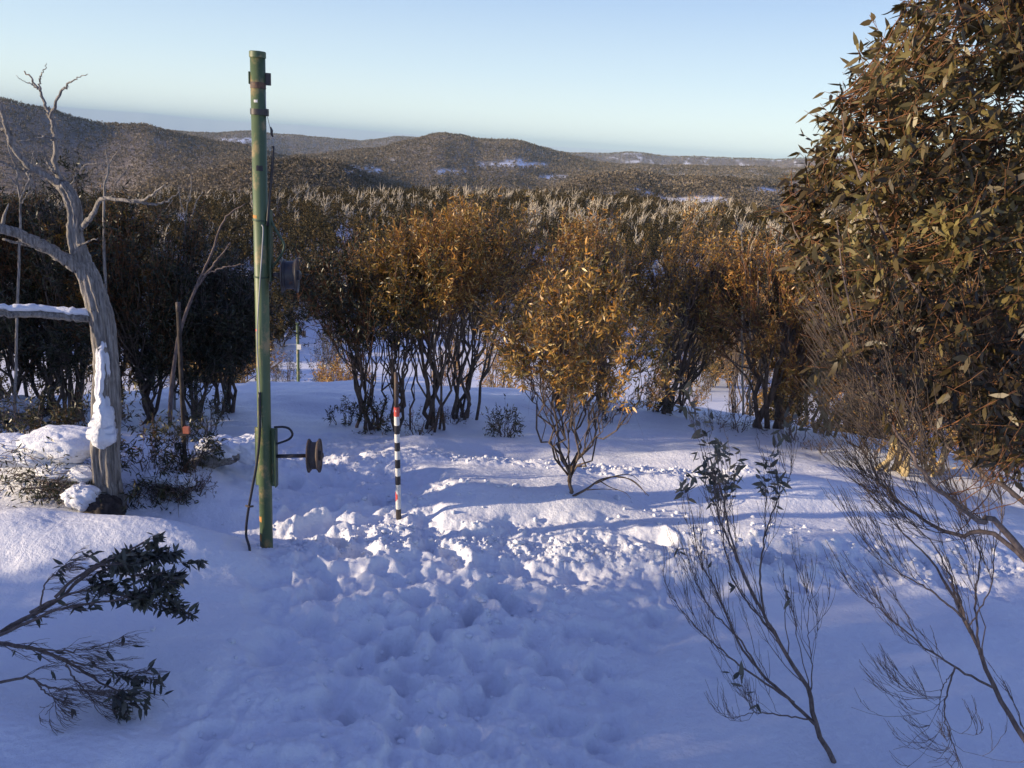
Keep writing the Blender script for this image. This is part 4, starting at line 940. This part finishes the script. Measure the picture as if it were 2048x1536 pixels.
# ---- low plants and snow-laden shrubs along the row
def low(u, v, hpx, wpx, label, seed, leafy=1, mat='twig', lm='leafdark', name='low_shrub', du=0, ncl=16, leaf=.07, **kw):
    return gum_thing(u, v, v-hpx, wpx, label, seed, 'low shrubs at the foot of the gums', mat=mat, lmat=lm, name=name, du=du, ncl=ncl, cb=.35, r0=.013, twigs=7, lpt=6*leafy, clr=.16, leaf=leaf, flatb=.8, spread=.6, bare=6, **kw)
low(745, 862, 62, 100, 'small-leaved low shrub left of the striped stake', 61)
low(1010, 872, 60, 90, 'twiggy low shrub between the gum clump and the small orange bush', 62)
low(1215, 845, 90, 110, 'dark leafy low shrub behind and right of the small orange bush', 63)
low(1300, 822, 75, 70, 'dark drooping-leaved shrub left of the two dark trunks', 64)
low(300, 985, 120, 190, 'dark leafy shrub buried in snow just right of the dead tree', 65, ncl=30)
low(415, 880, 110, 110, 'dark leafy shrub left of the green pole', 66, ncl=20)
low(385, 990, 42, 80, 'half-buried twiggy bush left of the foot of the green pole', 67, ncl=14, leaf=.03)
low(60, 880, 90, 200, 'snow-weighted dark shrub at the left edge', 68, ncl=30)
low(1430, 850, 30, 110, 'snow-capped mound of dead twigs left of the leaning grey trunks', 69, ncl=14, leaf=.03)
low(1640, 905, 26, 60, 'tuft of twigs sticking out of the snow below the leaning grey trunks', 76, ncl=8, leaf=.03)
low(835, 868, 46, 120, 'low twiggy scrub at the foot of the stems just right of the striped stake', 81, ncl=14, leaf=.04)
low(905, 846, 40, 90, 'short bare scrub under the slender dark-stemmed gum', 82, ncl=10, leaf=.03)
low(690, 850, 50, 80, 'sparse leafy scrub at the left foot of the left-leaning gum', 83, ncl=10)
low(1480, 862, 70, 120, 'grey twiggy scrub just left of the feet of the leaning grey trunks', 84, ncl=16, leaf=.035)
low(1590, 880, 80, 140, 'brown scrub in front of the pale yellow trunk feet', 85, ncl=18, leaf=.045)
low(1735, 915, 110, 150, 'tall bare scrub left of the low-forking cream trunk', 86, ncl=20, leaf=.04)
low(1950, 960, 120, 170, 'brown scrub at the right edge behind the bare branches', 87, ncl=22, leaf=.05)
low(200, 870, 90, 150, 'dark scrub directly behind the foot of the dead tree', 88, ncl=24)
low(110, 905, 70, 120, 'dark leafy scrub between the snow-covered bush and the dead tree', 89, ncl=18)
low(375, 935, 95, 110, 'leafy scrub wrapped around the thin rusty post', 90, ncl=18)
def laden(label, u, v, rad, dz, seed, twig=True):
    p = ground_hit(u, v); t = thing('snow_laden_bush', p, label, 'bush', 'bushes buried under snow'); rng = np.random.default_rng(seed)
    for k in range(5):
        o2 = np.array([rng.uniform(-.6, .6)*rad[0], rng.uniform(.1, .6)*rad[1], dz*rng.uniform(.7, 1.25)]); blob('snow_cap', p+o2, np.array(rad)*np.array([1, 1, .6])*rng.uniform(.4, .62), MAT['snow'], seed+k, t, p, .14, fr=1.6)
    w = Wood(); lv = Leaves()
    for k in range(260):
        a = p+np.array([rng.uniform(-1, 1)*rad[0]*.85, rng.uniform(-.5, .5)*rad[1], rng.uniform(-.05, dz*1.1)]); e2 = a+nrm([rng.normal(), -.7, rng.normal()*.7])*rng.uniform(.08, .26); w.add(curve(a, (a+e2)/2+[0, 0, .03], e2, 5, rng, .02), np.linspace(.005, .0015, 5))
        if k % 2: lv.add(np.array([e2]*4)+rng.normal(size=(4, 3))*.03, rng.normal(size=(4, 3))+[0, 0, -.4], np.full(4, .065), rng.uniform(0, .6, 4))
    w.obj('twigs', MAT['twig'], t, p); lv.obj('leaves', MAT['leafdark'], rng, t, p)
laden('big snow-covered bush at the left edge, dark twigs showing in its hollow', 50, 965, (.72, .5, .46), .42, 31)
laden('snow-covered bush just left of the dead tree foot', 130, 990, (.40, .3, .28), .22, 41)
laden('rounded snow-covered clump right of the dead tree stump', 330, 985, (.30, .25, .20), .12, 51)
laden('snow-covered bush farther back at the left edge', 30, 850, (.5, .4, .3), .25, 61)
# snowy log
lg = ground_hit(440, 935); t = thing('fallen_log', lg, 'fallen log capped with thick snow, left of the green pole', 'log')
tube('log_wood', spline([lg+np.array([-.30, -.05, .02]), lg+np.array([-.05, -.02, .10]), lg+np.array([.22, .05, .16])], 14)+np.random.default_rng(1).normal(size=(14, 3))*.01, [.06, .08, .09, .09, .1, .1, .1, .1, .09, .09, .08, .08, .07, .05], MAT['dead'], t, lg, 14, ridge=.2)
blob('snow_cap', lg+np.array([.0, .12, .20]), (.30, .22, .13), MAT['snow'], 71, t, lg, .2); blob('snow_cap', lg+np.array([.32, .2, .18]), (.26, .2, .17), MAT['snow'], 72, t, lg, .2)

# ---- crumbled snow: clods kicked up along the trodden strip
def clods():
    rng = np.random.default_rng(12); th = np.linspace(0, math.pi, 7); ph = np.arange(9)*2*math.pi/9; T_, P_ = np.meshgrid(th, ph, indexing='ij')
    d = np.stack([np.sin(T_)*np.cos(P_), np.sin(T_)*np.sin(P_), np.cos(T_)], -1).reshape(-1, 3)
    i, j = np.meshgrid(np.arange(6), np.arange(9), indexing='ij'); j2 = (j+1) % 9; Q = np.stack([i*9+j, (i+1)*9+j, (i+1)*9+j2, i*9+j2], -1).reshape(-1, 4)
    VV, QQ, b_ = [], [], 0; spots = []
    def along(L, n, sp, s0, s1):
        for k in range(n):
            j_ = rng.integers(0, len(L)-1); p = np.array(L[j_])+(np.array(L[j_+1])-np.array(L[j_]))*rng.uniform(); spots.append((p+rng.normal(size=2)*sp, rng.uniform(s0, s1)*rng.uniform(.5, 1)))
    along(BAND, 900, (.35, .15), .008, .032); along(BERM, 420, (.3, .12), .008, .032); along(PATH, 240, (.6, .4), .008, .032); along(TROD, 140, (.5, .4), .008, .03)
    along([flat(1250, 1000), flat(1500, 1080), flat(1750, 1120), flat(2000, 1100)], 130, (.5, .3), .015, .05); along([flat(700, 1000), flat(1050, 980)], 60, (.3, .15), .015, .04)
    for p, s_ in spots:
        if p[1] < 3.6: continue
        V = d*(1+.35*perlin(d[:, 0]*1.7+p[0]*9, d[:, 1]*1.7+d[:, 2]*1.3+p[1]*9, 5))[:, None]*s_*np.array([rng.uniform(.8, 1.4), rng.uniform(.8, 1.4), rng.uniform(.6, 1)])
        VV.append(V+np.array([p[0], p[1], float(g_full(np.array([p[0]]), np.array([p[1]]))[0])+s_*.25])); QQ.append(Q+b_); b_ += len(d)
    tag(mesh_np('snow_clods', np.concatenate(VV), None, np.concatenate(QQ), [MAT['snow']]), 'small clods of broken snow along the trodden strip', 'snow clods', kind='stuff')
clods()

# ---- air between here and the far ranges
def haze():
    h_ = 61000; z0, z1 = float(GZ.min())-1.5, float(GZ.max())+20
    V = [(x, y, z) for z in (z0, z1) for y in (-h_, h_) for x in (-h_, h_)]
    Q = [(0, 2, 3, 1), (4, 5, 7, 6), (0, 1, 5, 4), (2, 6, 7, 3), (0, 4, 6, 2), (1, 3, 7, 5)]
    m = bpy.data.materials.new('air_haze'); m.use_nodes = True; n = m.node_tree.nodes; n.clear(); o = n.new('ShaderNodeOutputMaterial'); v = n.new('ShaderNodeVolumePrincipled')
    v.inputs['Color'].default_value = (.64, .88, 1.0, 1); v.inputs['Density'].default_value = 4.6e-5; v.inputs['Anisotropy'].default_value = -.2
    m.node_tree.links.new(v.outputs[0], o.inputs['Volume'])
    tag(mesh_np('haze', V, None, Q, [m], smooth=False), kind='stuff')
haze()
